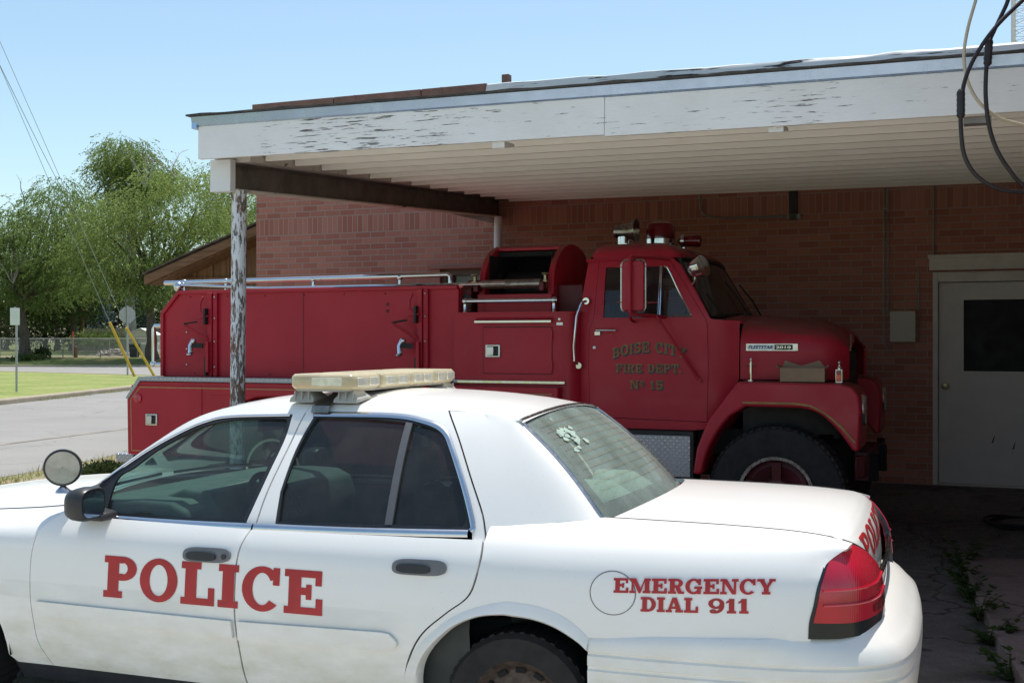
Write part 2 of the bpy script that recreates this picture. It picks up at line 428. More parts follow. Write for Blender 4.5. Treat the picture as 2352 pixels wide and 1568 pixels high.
# building
def brick():
    t = NT('red_brick_wall')
    P = t.coord()
    s = t.n('ShaderNodeSeparateXYZ'); t.l(P, s.inputs[0])
    g = t.n('ShaderNodeNewGeometry')
    gn = t.n('ShaderNodeVectorTransform'); gn.vector_type = 'NORMAL'; gn.convert_from = 'WORLD'; gn.convert_to = 'OBJECT'
    t.l(g.outputs['Normal'], gn.inputs[0])
    ax = t.ramp(t.math('ABSOLUTE', t.xyz(gn.outputs[0], 0)), .5, .51)
    # run along x on the front, along y on the side walls
    u = t.math('ADD', t.math('MULTIPLY', s.outputs[0], t.math('SUBTRACT', 1, ax)), t.math('MULTIPLY', s.outputs[1], ax))
    def tex(a, b, offs, bw, rh):
        c = t.n('ShaderNodeCombineXYZ'); t.val(c.inputs[0], a); t.val(c.inputs[1], b)
        o = t.n('ShaderNodeTexBrick'); o.offset = offs; o.inputs['Scale'].default_value = 1
        o.inputs['Brick Width'].default_value = bw; o.inputs['Row Height'].default_value = rh
        o.inputs['Mortar Size'].default_value = .0055; o.inputs['Mortar Smooth'].default_value = .15; o.inputs['Bias'].default_value = -.05
        o.inputs['Color1'].default_value = (.0, 0, 0, 1); o.inputs['Color2'].default_value = (1, 1, 1, 1); o.inputs['Mortar'].default_value = (.5, .5, .5, 1)
        t.l(c.outputs[0], o.inputs['Vector']); return o
    c1 = .0717
    run = tex(u, s.outputs[2], .5, c1 * 3, c1)
    sol = tex(u, s.outputs[2], 0, c1, c1 * 3)
    band = t.math('MULTIPLY', t.ramp(s.outputs[2], 43 * c1, 43 * c1 + .001), t.ramp(s.outputs[2], 46 * c1 + .001, 46 * c1))
    # the soldier course uses its own rows, shifted so a full brick spans three courses
    sol2 = tex(u, t.math('SUBTRACT', s.outputs[2], c1 * 1), 0, c1, c1 * 3)
    fac = t.mix(band, run.outputs['Fac'], sol2.outputs['Fac']); rnd = t.mix(band, run.outputs['Color'], sol2.outputs['Color'])
    b = t.mix(rnd, (.36, .140, .10), (.54, .25, .185))
    b = t.mix(t.ramp(t.noise(26, 5, .7), .35, .7, 0, .6), b, (.42, .16, .115))
    b = t.mix(t.ramp(t.noise(.8, 4), .35, .75, 0, .35), b, (.27, .10, .08))
    col = t.mix(fac, b, (.38, .30, .25))
    h = t.math('SUBTRACT', t.math('MULTIPLY', t.noise(70, 3), .25), fac)
    return t.done(t.bsdf(col, .88, 0, t.bump(h, .6, .006), 0, .25))
M['brick'] = brick()
def peel(name, paint, under, stretch, lo, hi, rough=.65, dirt=(.5, .47, .42), rust=None, worn=None):
    t = NT(name)
    v = t.coord(stretch)
    f = t.noise(1, 9, .68, v, .3)
    big = t.noise(1.1, 3, .5)
    k = t.ramp(big, .3, .7, -.09, .09)
    if worn:                                                         # a stretch of the board where the paint has let go
        x = t.xyz(t.coord(), 0); a = t.math('MULTIPLY', t.ramp(x, worn[0], worn[1]), t.ramp(x, worn[3], worn[2]))
        k = t.math('ADD', k, t.ramp(a, 0, 1, -.035, .085))
    m = t.ramp(t.math('ADD', f, k), lo, hi)
    u = t.mix(t.ramp(t.noise(1, 5, .6, t.coord(tuple(k * 2 for k in stretch))), .35, .65), under, tuple(k * .35 for k in under))
    if rust: u = t.mix(t.ramp(t.noise(5, 4), .45, .6), u, rust)
    p = t.mix(t.ramp(t.noise(2.2, 5, .6), .35, .75, 0, .22), paint, dirt)
    # fine grain of the boards
    gr = t.ramp(t.noise(1, 3, .5, t.coord(tuple(k * 5 for k in stretch))), .3, .7)
    p = t.mix(t.math('MULTIPLY', gr, .12), p, dirt)
    h = t.math('SUBTRACT', t.math('MULTIPLY', gr, .3), m)
    return t.done(t.bsdf(t.mix(m, p, u), rough, 0, t.bump(h, .4, .004), 0, .3))
M['fascia'] = peel('peeling_white_board', (.90, .90, .905), (.26, .235, .215), (4.5, 30, 62), .60, .63, worn=(-4.9, -4.2, -3.5, -2.4))
M['boxend'] = peel('white_board', (.80, .81, .82), (.30, .27, .24), (9, 14, 44), .62, .66)
M['post'] = peel('peeling_post_paint', (.74, .78, .82), (.25, .21, .185), (46, 46, 11), .505, .545, rust=(.17, .09, .055))
M['post_far'] = peel('white_post_paint', (.74, .74, .78), (.3, .2, .15), (20, 20, 6), .68, .72)
M['tar'] = peel('tar_streaked_white_flashing', (.80, .80, .80), (.045, .04, .045), (1.6, 10, 34), .555, .585)
M['ceiling'] = peel('cream_carport_boards', (.90, .875, .82), (.45, .38, .30), (1.2, 8, 8), .70, .78, dirt=(.66, .60, .52))
M['galv'] = simple('sky_tinted_galvanised', (.42, .54, .72), .22, .75, .10, 4)  # blue of the reflected sky is put into the base colour
M['roof_edge'] = simple('dark_roofing', (.07, .065, .06), .9, 0, .4, 14, .4)
M['ibeam'] = simple('rusty_dark_steel', (.165, .142, .126), .6, .1, .35, 7, .2)
M['rust_white'] = peel('rust_stained_white_steel', (.62, .58, .52), (.22, .12, .07), (1.5, 8, 8), .58, .66)
M['cap'] = simple('brown_coping', (.235, .135, .105), .8, 0, .22, 8, .3)
M['door'] = simple('cream_steel_door', (.60, .56, .52), .5, 0, .06, 5)
M['door_frame'] = simple('cream_door_frame', (.62, .58, .52), .55, 0, .10, 6)
M['pane_dark'] = glass('dark_pane', (.03, .03, .03), .8, .03)
M['cabinet'] = simple('tan_metal_cabinet', (.52, .46, .37), .5, 0, .08, 6)
M['conduit'] = simple('grey_conduit', (.26, .25, .24), .5, .3, .2, 12)
M['curtain'] = simple('grey_curtain', (.30, .31, .30), .9, 0, .25, 14)
def wood(name, c, st=(3, 3, 26)):
    t = NT(name)
    f = t.noise(1, 7, .6, t.coord(st)); g = t.noise(1.3, 3)
    k = t.mix(t.ramp(f, .3, .7), tuple(a * .5 for a in c), tuple(min(1, a * 1.3) for a in c))
    k = t.mix(t.ramp(g, .4, .7, 0, .5), k, tuple(a * .45 for a in c))
    return t.done(t.bsdf(k, .8, 0, t.bump(f, .3, .006), 0, .3))
M['rake'] = wood('weathered_brown_board', (.27, .145, .075), (1.5, 20, 20))
M['batten'] = wood('brown_board_and_batten', (.23, .125, .06), (20, 20, 1.6))
M['shingle'] = wood('grey_brown_shingle', (.17, .13, .10), (6, 3, 30))
M['fence_wood'] = wood('grey_brown_fence_boards', (.33, .25, .19), (12, 12, .8))
M['pole_wood'] = wood('utility_pole_wood', (.26, .15, .085), (9, 9, 1))
M['bark'] = wood('bark', (.13, .10, .075), (8, 8, 1.2))
M['bark_light'] = wood('pale_dead_branch', (.42, .37, .31), (8, 8, 1.2))
# ground
def asphalt():
    t = NT('worn_asphalt')
    c = t.mix(t.ramp(t.noise(.35, 5, .6), .3, .7), (.27, .26, .245), (.33, .318, .298))
    c = t.mix(t.ramp(t.noise(90, 3, .7), .4, .7, 0, .5), c, (.20, .20, .19))
    c = t.mix(t.ramp(t.noise(1.6, 7, .75, t.coord((1, .25, 1))), .60, .72, 0, .55), c, (.30, .27, .22))
    w = t.n('ShaderNodeTexVoronoi'); w.feature = 'DISTANCE_TO_EDGE'; w.inputs['Scale'].default_value = .20
    va = t.n('ShaderNodeVectorMath'); va.operation = 'ADD'; nz = t.n('ShaderNodeTexNoise'); nz.inputs['Scale'].default_value = .55; nz.inputs['Detail'].default_value = 7; nz.inputs['Roughness'].default_value = .62
    co_ = t.coord(); t.l(co_, nz.inputs['Vector']); sc_ = t.n('ShaderNodeVectorMath'); sc_.operation = 'SCALE'; sc_.inputs['Scale'].default_value = 3.2; t.l(nz.outputs['Color'], sc_.inputs[0])
    t.l(co_, va.inputs[0]); t.l(sc_.outputs[0], va.inputs[1]); t.l(va.outputs[0], w.inputs['Vector'])
    c = t.mix(t.ramp(w.outputs[0], .008, .0, 0, .42), c, (.08, .08, .078))
    return t.done(t.bsdf(c, .92, 0, t.bump(t.noise(150, 2), .3, .01), 0, .2))
M['asphalt'] = asphalt()
def ground(name, a, b, c, s=1.0, m=(.45, .6), cracks=False):
    t = NT(name)
    k = t.mix(t.ramp(t.noise(.7 * s, 6, .65), m[0], m[1]), a, b)
    k = t.mix(t.ramp(t.noise(9 * s, 6, .7), .4, .7, 0, .7), k, c)
    if cracks:                                                       # hairline cracks and old oil stains
        w = t.n('ShaderNodeTexVoronoi'); w.feature = 'DISTANCE_TO_EDGE'; w.inputs['Scale'].default_value = .55
        va = t.n('ShaderNodeVectorMath'); va.operation = 'ADD'; nz = t.n('ShaderNodeTexNoise'); nz.inputs['Scale'].default_value = 1.6; nz.inputs['Detail'].default_value = 7
        cv = t.coord(); t.l(cv, nz.inputs['Vector']); t.l(cv, va.inputs[0]); t.l(nz.outputs['Color'], va.inputs[1]); t.l(va.outputs[0], w.inputs['Vector'])
        k = t.mix(t.ramp(w.outputs[0], .012, .0, 0, .8), k, (.03, .027, .024))
        k = t.mix(t.ramp(t.noise(.9, 3), .58, .70, 0, .6), k, tuple(q * .35 for q in c))
        k = t.mix(t.ramp(t.noise(55, 3, .7), .62, .72, 0, .5), k, (.42, .38, .34))
    return t.done(t.bsdf(k, .95, 0, t.bump(t.noise(40 * s, 4), .6, .03), 0, .15))
M['dirt'] = ground('dry_dirt_and_grass', (.37, .30, .21), (.20, .21, .09), (.30, .25, .17), 1.2)
M['lawn'] = ground('mown_lawn', (.21, .265, .07), (.36, .36, .15), (.13, .185, .05), .6, (.35, .7))
M['yard'] = ground('rough_yard_grass', (.12, .16, .045), (.22, .20, .09), (.09, .12, .035), .4)
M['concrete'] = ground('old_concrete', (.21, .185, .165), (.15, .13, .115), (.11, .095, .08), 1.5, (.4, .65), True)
M['bounce_apron'] = ground('pale_bounce_concrete', (.56, .53, .47), (.50, .47, .42), (.44, .41, .36), .6)
M['slab'] = ground('red_stained_slab', (.33, .26, .23), (.26, .20, .175), (.20, .15, .13), 1.7, (.4, .65), True)
M['kerb'] = ground('kerb_concrete', (.45, .38, .30), (.38, .32, .24), (.30, .26, .18), 2)
M['stripe'] = ground('worn_road_paint', (.42, .36, .30), (.25, .23, .20), (.22, .21, .19), 3, (.45, .55))
def leaf(name, a, b, trans=.35, clumps=False):
    t = NT(name)
    g = t.n('ShaderNodeNewGeometry'); r = g.outputs['Random Per Island']
    if clumps:                                                       # clump tint paints light and dark masses, varied a little leaf by leaf
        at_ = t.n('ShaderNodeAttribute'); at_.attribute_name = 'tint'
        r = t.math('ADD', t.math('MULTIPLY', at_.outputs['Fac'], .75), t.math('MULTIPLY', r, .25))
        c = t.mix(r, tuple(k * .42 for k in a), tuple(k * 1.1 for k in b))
    else:
        c = t.mix(r, a, b)
        c = t.mix(t.ramp(t.noise(.45, 4, .6), .35, .65, 0, .42), c, tuple(k * .45 for k in a))
    d = t.n('ShaderNodeBsdfDiffuse'); t.l(c, d.inputs[0])
    tr = t.n('ShaderNodeBsdfTranslucent'); t.l(t.mix(.5, c, tuple(min(1, k * 1.7) for k in b)), tr.inputs[0])
    m = t.n('ShaderNodeMixShader'); m.inputs[0].default_value = trans
    t.l(d.outputs[0], m.inputs[1]); t.l(tr.outputs[0], m.inputs[2])
    return t.done(m.outputs[0])
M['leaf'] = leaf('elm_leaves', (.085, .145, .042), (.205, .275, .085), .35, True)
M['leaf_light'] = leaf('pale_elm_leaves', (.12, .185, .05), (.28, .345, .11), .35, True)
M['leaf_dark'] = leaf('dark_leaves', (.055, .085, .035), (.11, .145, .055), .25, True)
M['leaf_blue'] = leaf('blue_spruce_needles', (.11, .165, .165), (.20, .27, .28), .15)
M['leaf_juniper'] = leaf('juniper_needles', (.055, .085, .025), (.11, .14, .05), .2)
M['grass'] = leaf('grass_blades', (.16, .19, .04), (.34, .33, .11), .3)
M['weed'] = leaf('weed_leaves', (.05, .085, .025), (.09, .13, .04), .3)
M['sign_metal'] = simple('bare_sign_metal', (.42, .42, .41), .5, .5, .1, 8)
M['sign_white'] = simple('white_sign_face', (.80, .80, .78), .5, 0, .04, 9)
M['yellow'] = simple('yellow_plastic', (.62, .38, .05), .5, 0, .15, 6)
M['wire'] = simple('steel_wire', (.30, .32, .35), .5, .5, .1, 5)
M['cable'] = simple('black_cable', (.022, .018, .022), .5, 0, .3, 20)
M['cable_light'] = simple('ivory_cable', (.55, .48, .36), .5, 0, .15, 12)
M['tower'] = simple('white_tower_paint', (.80, .80, .80), .5, 0, .05, 5)
M['mesh_wire'] = simple('galvanised_wire', (.40, .40, .38), .5, .5, .15, 8)
M['shed_white'] = simple('shed_siding', (.62, .58, .50), .7, 0, .08, 3)
M['red_marker'] = simple('red_marker_plastic', (.65, .08, .03), .5, 0, .1, 6)
M['junk'] = simple('weathered_scrap', (.42, .38, .34), .8, .1, .6, 3)
M['bin'] = simple('dark_bin_plastic', (.03, .035, .04), .6, 0, .2, 6)
# ---------------------------------------------------------------- police car: x forward, y to its left, z up, rear axle at x=0
CAR = empty('police_car', (.3256, 5.4267, 0), R(160.5), 'white police sedan with red POLICE lettering and a light bar on its roof', 'police car')
WP = [(-1.30, .79), (-1.15, .885), (-1.0, .925), (-.6, .965), (0, .985), (1.5, .985), (2.8, .965), (3.3, .92), (3.6, .83), (3.8, .68)]
OFF = [(.16, .14), (.20, .09), (.26, .055), (.35, .03), (.45, .014), (.55, .002), (.62, 0), (.70, .004), (.80, .013), (.86, .022), (.90, .036), (.94, .062), (.985, .10), (1.05, .17)]
def Q(x, z): return (x, tab(WP, x) - tab(OFF, z), z)
GY = [(.95, .885), (.99, .868), (1.1, .812), (1.2, .756), (1.3, .692), (1.38, .632), (1.45, .565), (1.5, .50)]
def G(x, z):
    k = -.05 * ((x - 1.2) / .9)**2 if x > 1.2 else 0
    k -= .10 * ((.4 - x) / .7)**2 if x < .4 else 0
    return (x, tab(GY, z) + k, z)
SEAM = [(-1.35, .96), (-1.185, 1.008), (-1.04, 1.026), (-.80, 1.036), (-.55, 1.040), (-.30, 1.042), (.3, 1.045)]
def SQ(x, w, inner=.70):
    """rear quarter: side, then rounded over to the boot lid seam (w = .93 .. 1.18)"""
    if w <= .93: return Q(x, w)
    t = min(1.25, (w - .93) / .25); y0 = tab(WP, x) - tab(OFF, .93); ze = tab(SEAM, x)
    P = ((y0, .93), (y0 - .030, .93 + .5 * (ze - .93)), (inner + .10, ze - .002), (inner, ze))
    a, b, c, d = (1 - t)**3, 3 * t * (1 - t)**2, 3 * t * t * (1 - t), t**3
    return (x, a * P[0][0] + b * P[1][0] + c * P[2][0] + d * P[3][0], a * P[0][1] + b * P[1][1] + c * P[2][1] + d * P[3][1])
HOODE = [(2.1, 1.00), (2.4, .965), (2.64, .945), (3.0, .915), (3.4, .865), (3.7, .80)]
def SF(x, w):
    """front wing: side, then rounded over to the bonnet seam (w = .86 .. 1.06)"""
    if w <= .86: return Q(x, w)
    t = min(1.25, (w - .86) / .20); y0 = tab(WP, x) - tab(OFF, .86); ze = max(.875, tab(HOODE, x)); inner = .76 - max(0, x - 3.0) * .12
    P = ((y0, .86), (y0 - .022, .86 + .55 * (ze - .86)), (inner + .07, ze - .004), (inner, ze))
    a, b, c, d = (1 - t)**3, 3 * t * (1 - t)**2, 3 * t * t * (1 - t), t**3
    return (x, a * P[0][0] + b * P[1][0] + c * P[2][0] + d * P[3][0], a * P[0][1] + b * P[1][1] + c * P[2][1] + d * P[3][1])

gapUp = [(1.099, 1.455), (1.112, 1.40), (1.128, 1.283), (1.170, 1.095), (1.186, .965)]
gapLow = [(1.187, .948), (1.211, .887), (1.224, .808), (1.226, .694), (1.222, .577), (1.209, .457), (1.196, .354), (1.180, .285)]
rcutUp = [(.428, 1.444), (.342, 1.331), (.242, 1.165), (.178, 1.052), (.150, .975)]
rcutLow = [(.141, .960), (.139, .881), (.175, .758), (.270, .680), (.369, .594), (.429, .492), (.455, .384), (.46, .285)]
fcut = [(2.165, .975), (2.224, .935), (2.272, .874), (2.293, .761), (2.289, .618), (2.278, .490), (2.262, .390), (2.197, .287)]
fglass = [[(1.990, .972), (1.985, 1.112), (1.907, 1.169), (1.816, 1.243), (1.711, 1.305), (1.615, 1.351), (1.500, 1.380), (1.345, 1.393), (1.195, 1.396)], [(1.180, 1.38), (1.182, 1.309), (1.211, 1.155), (1.238, 1.039), (1.257, .976)]]
rglass = [[(1.040, 1.403), (.889, 1.404), (.719, 1.400), (.603, 1.392), (.480, 1.373), (.405, 1.329), (.338, 1.245), (.282, 1.130), (.243, 1.033), (.250, 1.000)], (1.082, .980), [(1.096, 1.098), (1.079, 1.266), (1.048, 1.395)]]
frameF = [(2.072, 1.091), (1.978, 1.160), (1.845, 1.253), (1.700, 1.334), (1.602, 1.374), (1.485, 1.397), (1.251, 1.409), (1.175, 1.411)]
rimR = [(1.065, 1.420), (.688, 1.424), (.526, 1.405), (.424, 1.372), (.363, 1.304), (.267, 1.147), (.204, 1.020), (.210, .988)]
arch = [(.394, .36), (.394, .41), (.379, .470), (.344, .530), (.286, .592), (.223, .640), (.134, .677), (.045, .690), (-.001, .689), (-.089, .682), (-.176, .658), (-.262, .612), (-.300, .580)]

def both(name, mat, build, **kw):
    """one part on each flank"""
    res = []
    for mir in (False, True):
        mb = MB(); build(mb, mir); res.append(mb.obj(name, mat, CAR, **kw))
    return res
# front wing with its arch
farch = [(2.85 + .405 * math.cos(R(a)), .315 + .395 * math.sin(R(a))) for a in range(-4, 185, 8)]
def b_wing(mb, mir):
    o = loop([(a + .004, b) for a, b in fcut[1:]][::-1], [(2.19, .99), (2.205, 1.06)], [(2.6, 1.06), (3.3, 1.06), (3.72, 1.06)], (3.76, .86), (3.76, .42), (3.3, .30), *farch, (2.40, .285))
    panel(mb, SF, o, (), .05, .02, (0, 1, 0), mir)
both('front_wing', M['white'], b_wing, ang=30)
def b_fdoor(mb, mir):
    o = loop(fcut, (1.186, .285), [(a + .005, b) for a, b in gapLow][::-1], (2.0, .958))
    panel(mb, Q, o, (), .05, .02, (0, 1, 0), mir)
    # painted strip of the pillar behind the front glass
    s = loop([(1.168, 1.412), (1.160, 1.309), (1.190, 1.155), (1.217, 1.039), (1.236, .962)], [(a + .004, b) for a, b in gapUp][::-1])
    panel(mb, G, s, (), .03, .03, (0, 1, 0), mir, .003)
    # side rub strip moulded into the door
    s = loop((2.250, .583), (1.236, .576), (1.230, .506), (2.250, .516))
    panel(mb, Q, s, (), .04, .012, (0, 1, 0), mir, .015)
FD = both('front_door', M['white'], b_fdoor, ang=28)
def b_rdoor(mb, mir):
    o = loop([(a - .003, b) for a, b in gapLow], (.47, .285), [(a + .005, b) for a, b in rcutLow][::-1])
    panel(mb, Q, o, (), .05, .04, (0, 1, 0), mir)
    s = loop([(a - .004, b) for a, b in gapUp], (1.094, .962), [(1.108, 1.098), (1.091, 1.266), (1.06, 1.40)], (1.07, 1.42))
    panel(mb, G, s, (), .03, .03, (0, 1, 0), mir, .003)
    s = loop([(a - .002, b) for a, b in rimR[1:]], (.20, .94), (.150, .94), [(a + .005, b) for a, b in rcutUp][::-1])
    panel(mb, G, s, (), .03, .03, (0, 1, 0), mir, .002)
    s = loop((1.205, .577), (.545, .587), [(.51, .583), (.480, .555), (.482, .535), (.515, .513)], (1.205, .500))
    panel(mb, Q, s, (), .04, .012, (0, 1, 0), mir, .015)
RD = both('rear_door', M['white'], b_rdoor, ang=28)
def b_quarter(mb, mir):
    w = lambda p: p
    o = loop([(a - .004, b) for a, b in rcutLow], (.41, .285), arch, [(-.308, .632), (-.55, .645), (-.826, .660), (-1.106, .668)],
             [(-1.110, .679), (-1.111, .732), (-1.123, .792), (-1.132, .866), (-1.160, .945), (-1.20, 1.02), (-1.225, 1.08)], (-1.24, 1.18), (.134, 1.18))
    panel(mb, SQ, o, (), .045, .02, (0, 1, 0), mir)
    # rear pillar up to the roof
    s = loop([(a - .003, b) for a, b in rcutUp], (.145, .95), (-.06, .95), PE, [(.255, 1.433), (.32, 1.440)])
    panel(mb, G, s, (), .04, .02, (0, 1, 0), mir)
def rw(a, t):
    xt, zt, yt = .105 - .03 * (1 - a * a), 1.405 + .035 * (1 - a * a), .575 * a
    xb, zb, yb = -.295 - .105 * (1 - a * a), 1.020 + .022 * (1 - a * a), .705 * a
    b = .018 * math.sin(math.pi * t)
    return (xt + (xb - xt) * t - b * .6, yt + (yb - yt) * t, zt + (zb - zt) * t + b)
PE = [(-.13, 1.02), (-.02, 1.115), (.07, 1.215), (.155, 1.318), (.235, 1.41)]
def b_pillar_edge(mb, mir):
    n = 14; sg = -1 if mir else 1
    E = cr(PE, 5); m = len(E) - 1
    L = []
    for i, (a, b) in enumerate(E):
        p = Vector(G(a, b)); q = Vector(rw(1, 1 - i / m)) ; q.z += .002
        T1 = (Vector(G(a - .03, b)) - p).normalized(); T2 = (Vector(rw(.92, 1 - i / m)) - Vector(rw(1, 1 - i / m))).normalized(); d = (q - p).length * .42
        c1, c2 = p + T1 * d, q - T2 * d * .7; rr = []
        for k in range(9):
            t = k / 8; v = p * (1 - t)**3 + c1 * (3 * t * (1 - t)**2) + c2 * (3 * t * t * (1 - t)) + q * t**3; rr.append((v.x, v.y * sg, v.z))
        L.append(rr)
    rd = [(.06, 1.395), (.14, 1.415), (.28, 1.436), (.43, 1.446)]
    L.append([(x, G(x, tab(rd, x))[1] * sg, tab(rd, x) + .003) for x in np.linspace(.262, .085, 9)])
    L.insert(0, [(x, y, .97) for x, y, z in L[0]])
    mb.loft(L, closed=False)
QP = both('rear_quarter_panel', M['white'], b_quarter, ang=28)
def b_lip(mb, mir):
    inner = arch; outer = [(.455, .36), (.458, .40), (.435, .47), (.395, .535), (.323, .605), (.235, .672), (.136, .714), (.045, .738), (.002, .742), (-.104, .733), (-.191, .709), (-.261, .668), (-.306, .628)]
    rings = []
    for (a, b), (c, d) in zip(cr(inner, 5), cr(outer, 5)):
        rr = []
        for t, l in ((-.10, -.03), (0, .004), (.15, .016), (.5, .013), (1, .001)):
            x, z = a + (c - a) * t, b + (d - b) * t; p = Vector(Q(x, z)); rr.append((p.x, (p.y + l) * (-1 if mir else 1), p.z))
        rings.append(rr)
    mb.loft(rings, closed=False)
both('rear_pillar_edge', M['white'], b_pillar_edge, ang=60)
both('wheel_arch_lip', M['white'], b_lip, ang=60)
def b_rail(mb, mir):
    o = loop([(2.10, 1.083), (1.985, 1.172), (1.852, 1.270), (1.703, 1.372), (1.576, 1.424), (1.440, 1.447), (1.25, 1.456), (.811, 1.458), (.43, 1.446)], [(.526, 1.408), (.688, 1.427), (1.070, 1.424)], [(a, b + .003) for a, b in frameF][::-1])
    panel(mb, G, o, (), .035, .03, (0, 1, 0), mir)
both('roof_rail', M['white'], b_rail, ang=30)
# roof skin
RC = [(.06, 1.432), (.13, 1.446), (.3, 1.478), (.5, 1.500), (.85, 1.512), (1.2, 1.504), (1.5, 1.470), (1.68, 1.425)]
RD_ = [(.06, 1.395), (.14, 1.415), (.28, 1.436), (.43, 1.446), (.81, 1.458), (1.25, 1.456), (1.44, 1.447), (1.576, 1.424), (1.70, 1.374)]
def roofz(x, y):
    zd = tab(RD_, x); yd = G(x, zd)[1]; zc = tab(RC, x)
    return zd + (zc - zd) * (1 - min(1, abs(y) / yd)**2.4)
mb = MB()
xs = [.085, .10, .13, .17] + [.22 + .07 * i for i in range(20)] + [1.60, 1.64]
def roofp(x, t):
    yd = G(x, tab(RD_, x))[1]; y = yd * t
    xx = x + (.0 if x > .3 else -.02 * (1 - t * t))
    return (xx, y, roofz(x, y))
mb.grid(roofp, xs, [math.sin(math.pi / 2 * (k / 12)) for k in range(-12, 13)])
mb.obj('roof', M['white'], CAR, 45)
# black glass surrounds, glass, chrome
def b_seal(mb, mir):
    panel(mb, G, loop(frameF, [(1.168, 1.405), (1.163, 1.309), (1.193, 1.155), (1.220, 1.039), (1.239, .962)], (2.10, .950), (2.075, 1.088)), [loop(*fglass)], .03, .012, (0, 1, 0), mir, .0015)
both('front_window_seal', M['trim'], b_seal)
def b_seal2(mb, mir):
    panel(mb, G, loop(rimR, (1.096, .962), [(1.106, 1.098), (1.089, 1.266), (1.06, 1.40)]), [loop(*rglass)], .03, .012, (0, 1, 0), mir, .0015)
both('rear_window_seal', M['trim'], b_seal2)
both('window_divider', M['divider'], lambda mb, mir: panel(mb, G, loop((.606, 1.392), (.589, .990), (.556, .992), (.574, 1.388)), (), .05, .012, (0, 1, 0), mir, .005))
both('front_side_window', M['glass'], lambda mb, mir: panel(mb, G, loop(*fglass), (), .05, 0, (0, 1, 0), mir, -.012))
both('rear_side_window', M['glass_dark'], lambda mb, mir: panel(mb, G, loop(*rglass), (), .05, 0, (0, 1, 0), mir, -.012))
def strip(mb, S, path, w, lift, mir, h=.008):
    P = cr(path, 5); L = []
    for i, (a, b) in enumerate(P):
        d = np.array(P[min(i + 1, len(P) - 1)]) - np.array(P[max(i - 1, 0)]); d /= np.linalg.norm(d) + 1e-9
        n = (-d[1], d[0]); rr = []
        for t, l in ((-.5, -.004), (-.5, h * .6), (-.2, h), (.2, h), (.5, h * .6), (.5, -.004)):
            p = S(a + n[0] * w * t, b + n[1] * w * t); rr.append((p[0], (p[1] + lift + l) * (-1 if mir else 1), p[2]))
        L.append(rr)
    mb.loft(L, closed=False)
def b_chrome(mb, mir):
    strip(mb, G, [(.214, .988), (.208, 1.012), (.272, 1.148), (.366, 1.302), (.426, 1.368), (.526, 1.402), (.688, 1.421), (1.062, 1.419)], .020, .002, mir, .010)
    strip(mb, G, [(2.100, .950), (1.6, .952), (1.19, .957)], .028, .020, mir, .012)
    strip(mb, G, [(1.182, .958), (.7, .966), (.215, .980)], .028, .020, mir, .012)
    strip(mb, G, [(2.066, 1.096), (1.976, 1.163), (1.842, 1.256), (1.697, 1.337), (1.6, 1.377), (1.485, 1.400), (1.18, 1.413)], .010, .001, mir, .008)
both('window_chrome', M['chrome'], b_chrome, ang=50)
def b_sill(mb, mir): panel(mb, Q, loop((2.44, .279), (.40, .279), (.40, .18), (2.44, .18)), (), .08, .02, (0, 1, 0), mir, -.02)
both('sill', M['trim'], b_sill)
# handles: recessed cup and pull
for dr, cx, cz, lock in ((FD, 1.370, .838, True), (RD, .390, .848, False)):
    for k, mir in enumerate((False, True)):
        mb = MB(); sg = -1 if mir else 1
        def SH(a, b): p = Q(cx + a, cz + b); return p
        o = [(math.copysign(abs(math.cos(R(t)))**.45, math.cos(R(t))) * .116, math.copysign(abs(math.sin(R(t)))**.7, math.sin(R(t))) * .030 - math.cos(R(t)) * .004) for t in range(0, 360, 12)]
        panel(mb, SH, o, (), .03, .012, (0, 1, 0), mir, .010)
        h = mb.obj('door_handle', M['grey_handle'], dr[k], bevel=.003)
        mb = MB()
        o = [(math.copysign(abs(math.cos(R(t)))**.5, math.cos(R(t))) * .072 + .022, math.copysign(abs(math.sin(R(t)))**.7, math.sin(R(t))) * .017 - .006) for t in range(0, 360, 15)]
        panel(mb, SH, o, (), .03, .008, (0, 1, 0), mir, .020)
        if lock:
            p = Q(cx - .088, cz); mb.cyl((p[0], (p[1] + .008) * sg, p[2]), (p[0], (p[1] + .016) * sg, p[2]), .011)
        mb.obj('pull', M['trim'], h)
# fuel door
mb = MB()
ring = [(-.394 + .088 * math.cos(R(a)), .802 + .081 * math.sin(R(a))) for a in range(0, 360, 10)]
panel(mb, Q, ring, [[(-.394 + .0850 * math.cos(R(a)), .802 + .0780 * math.sin(R(a))) for a in range(0, 360, 10)]], .03, .004, (0, 1, 0), False, .0015)
mb.cur = 1
panel(mb, Q, [(-.394 + .0835 * math.cos(R(a)), .802 + .0765 * math.sin(R(a))) for a in range(0, 360, 10)], (), .03, .004, (0, 1, 0), False, .003)
mb.obj('fuel_door', [M['fuel_gap'], M['white']], QP[0])
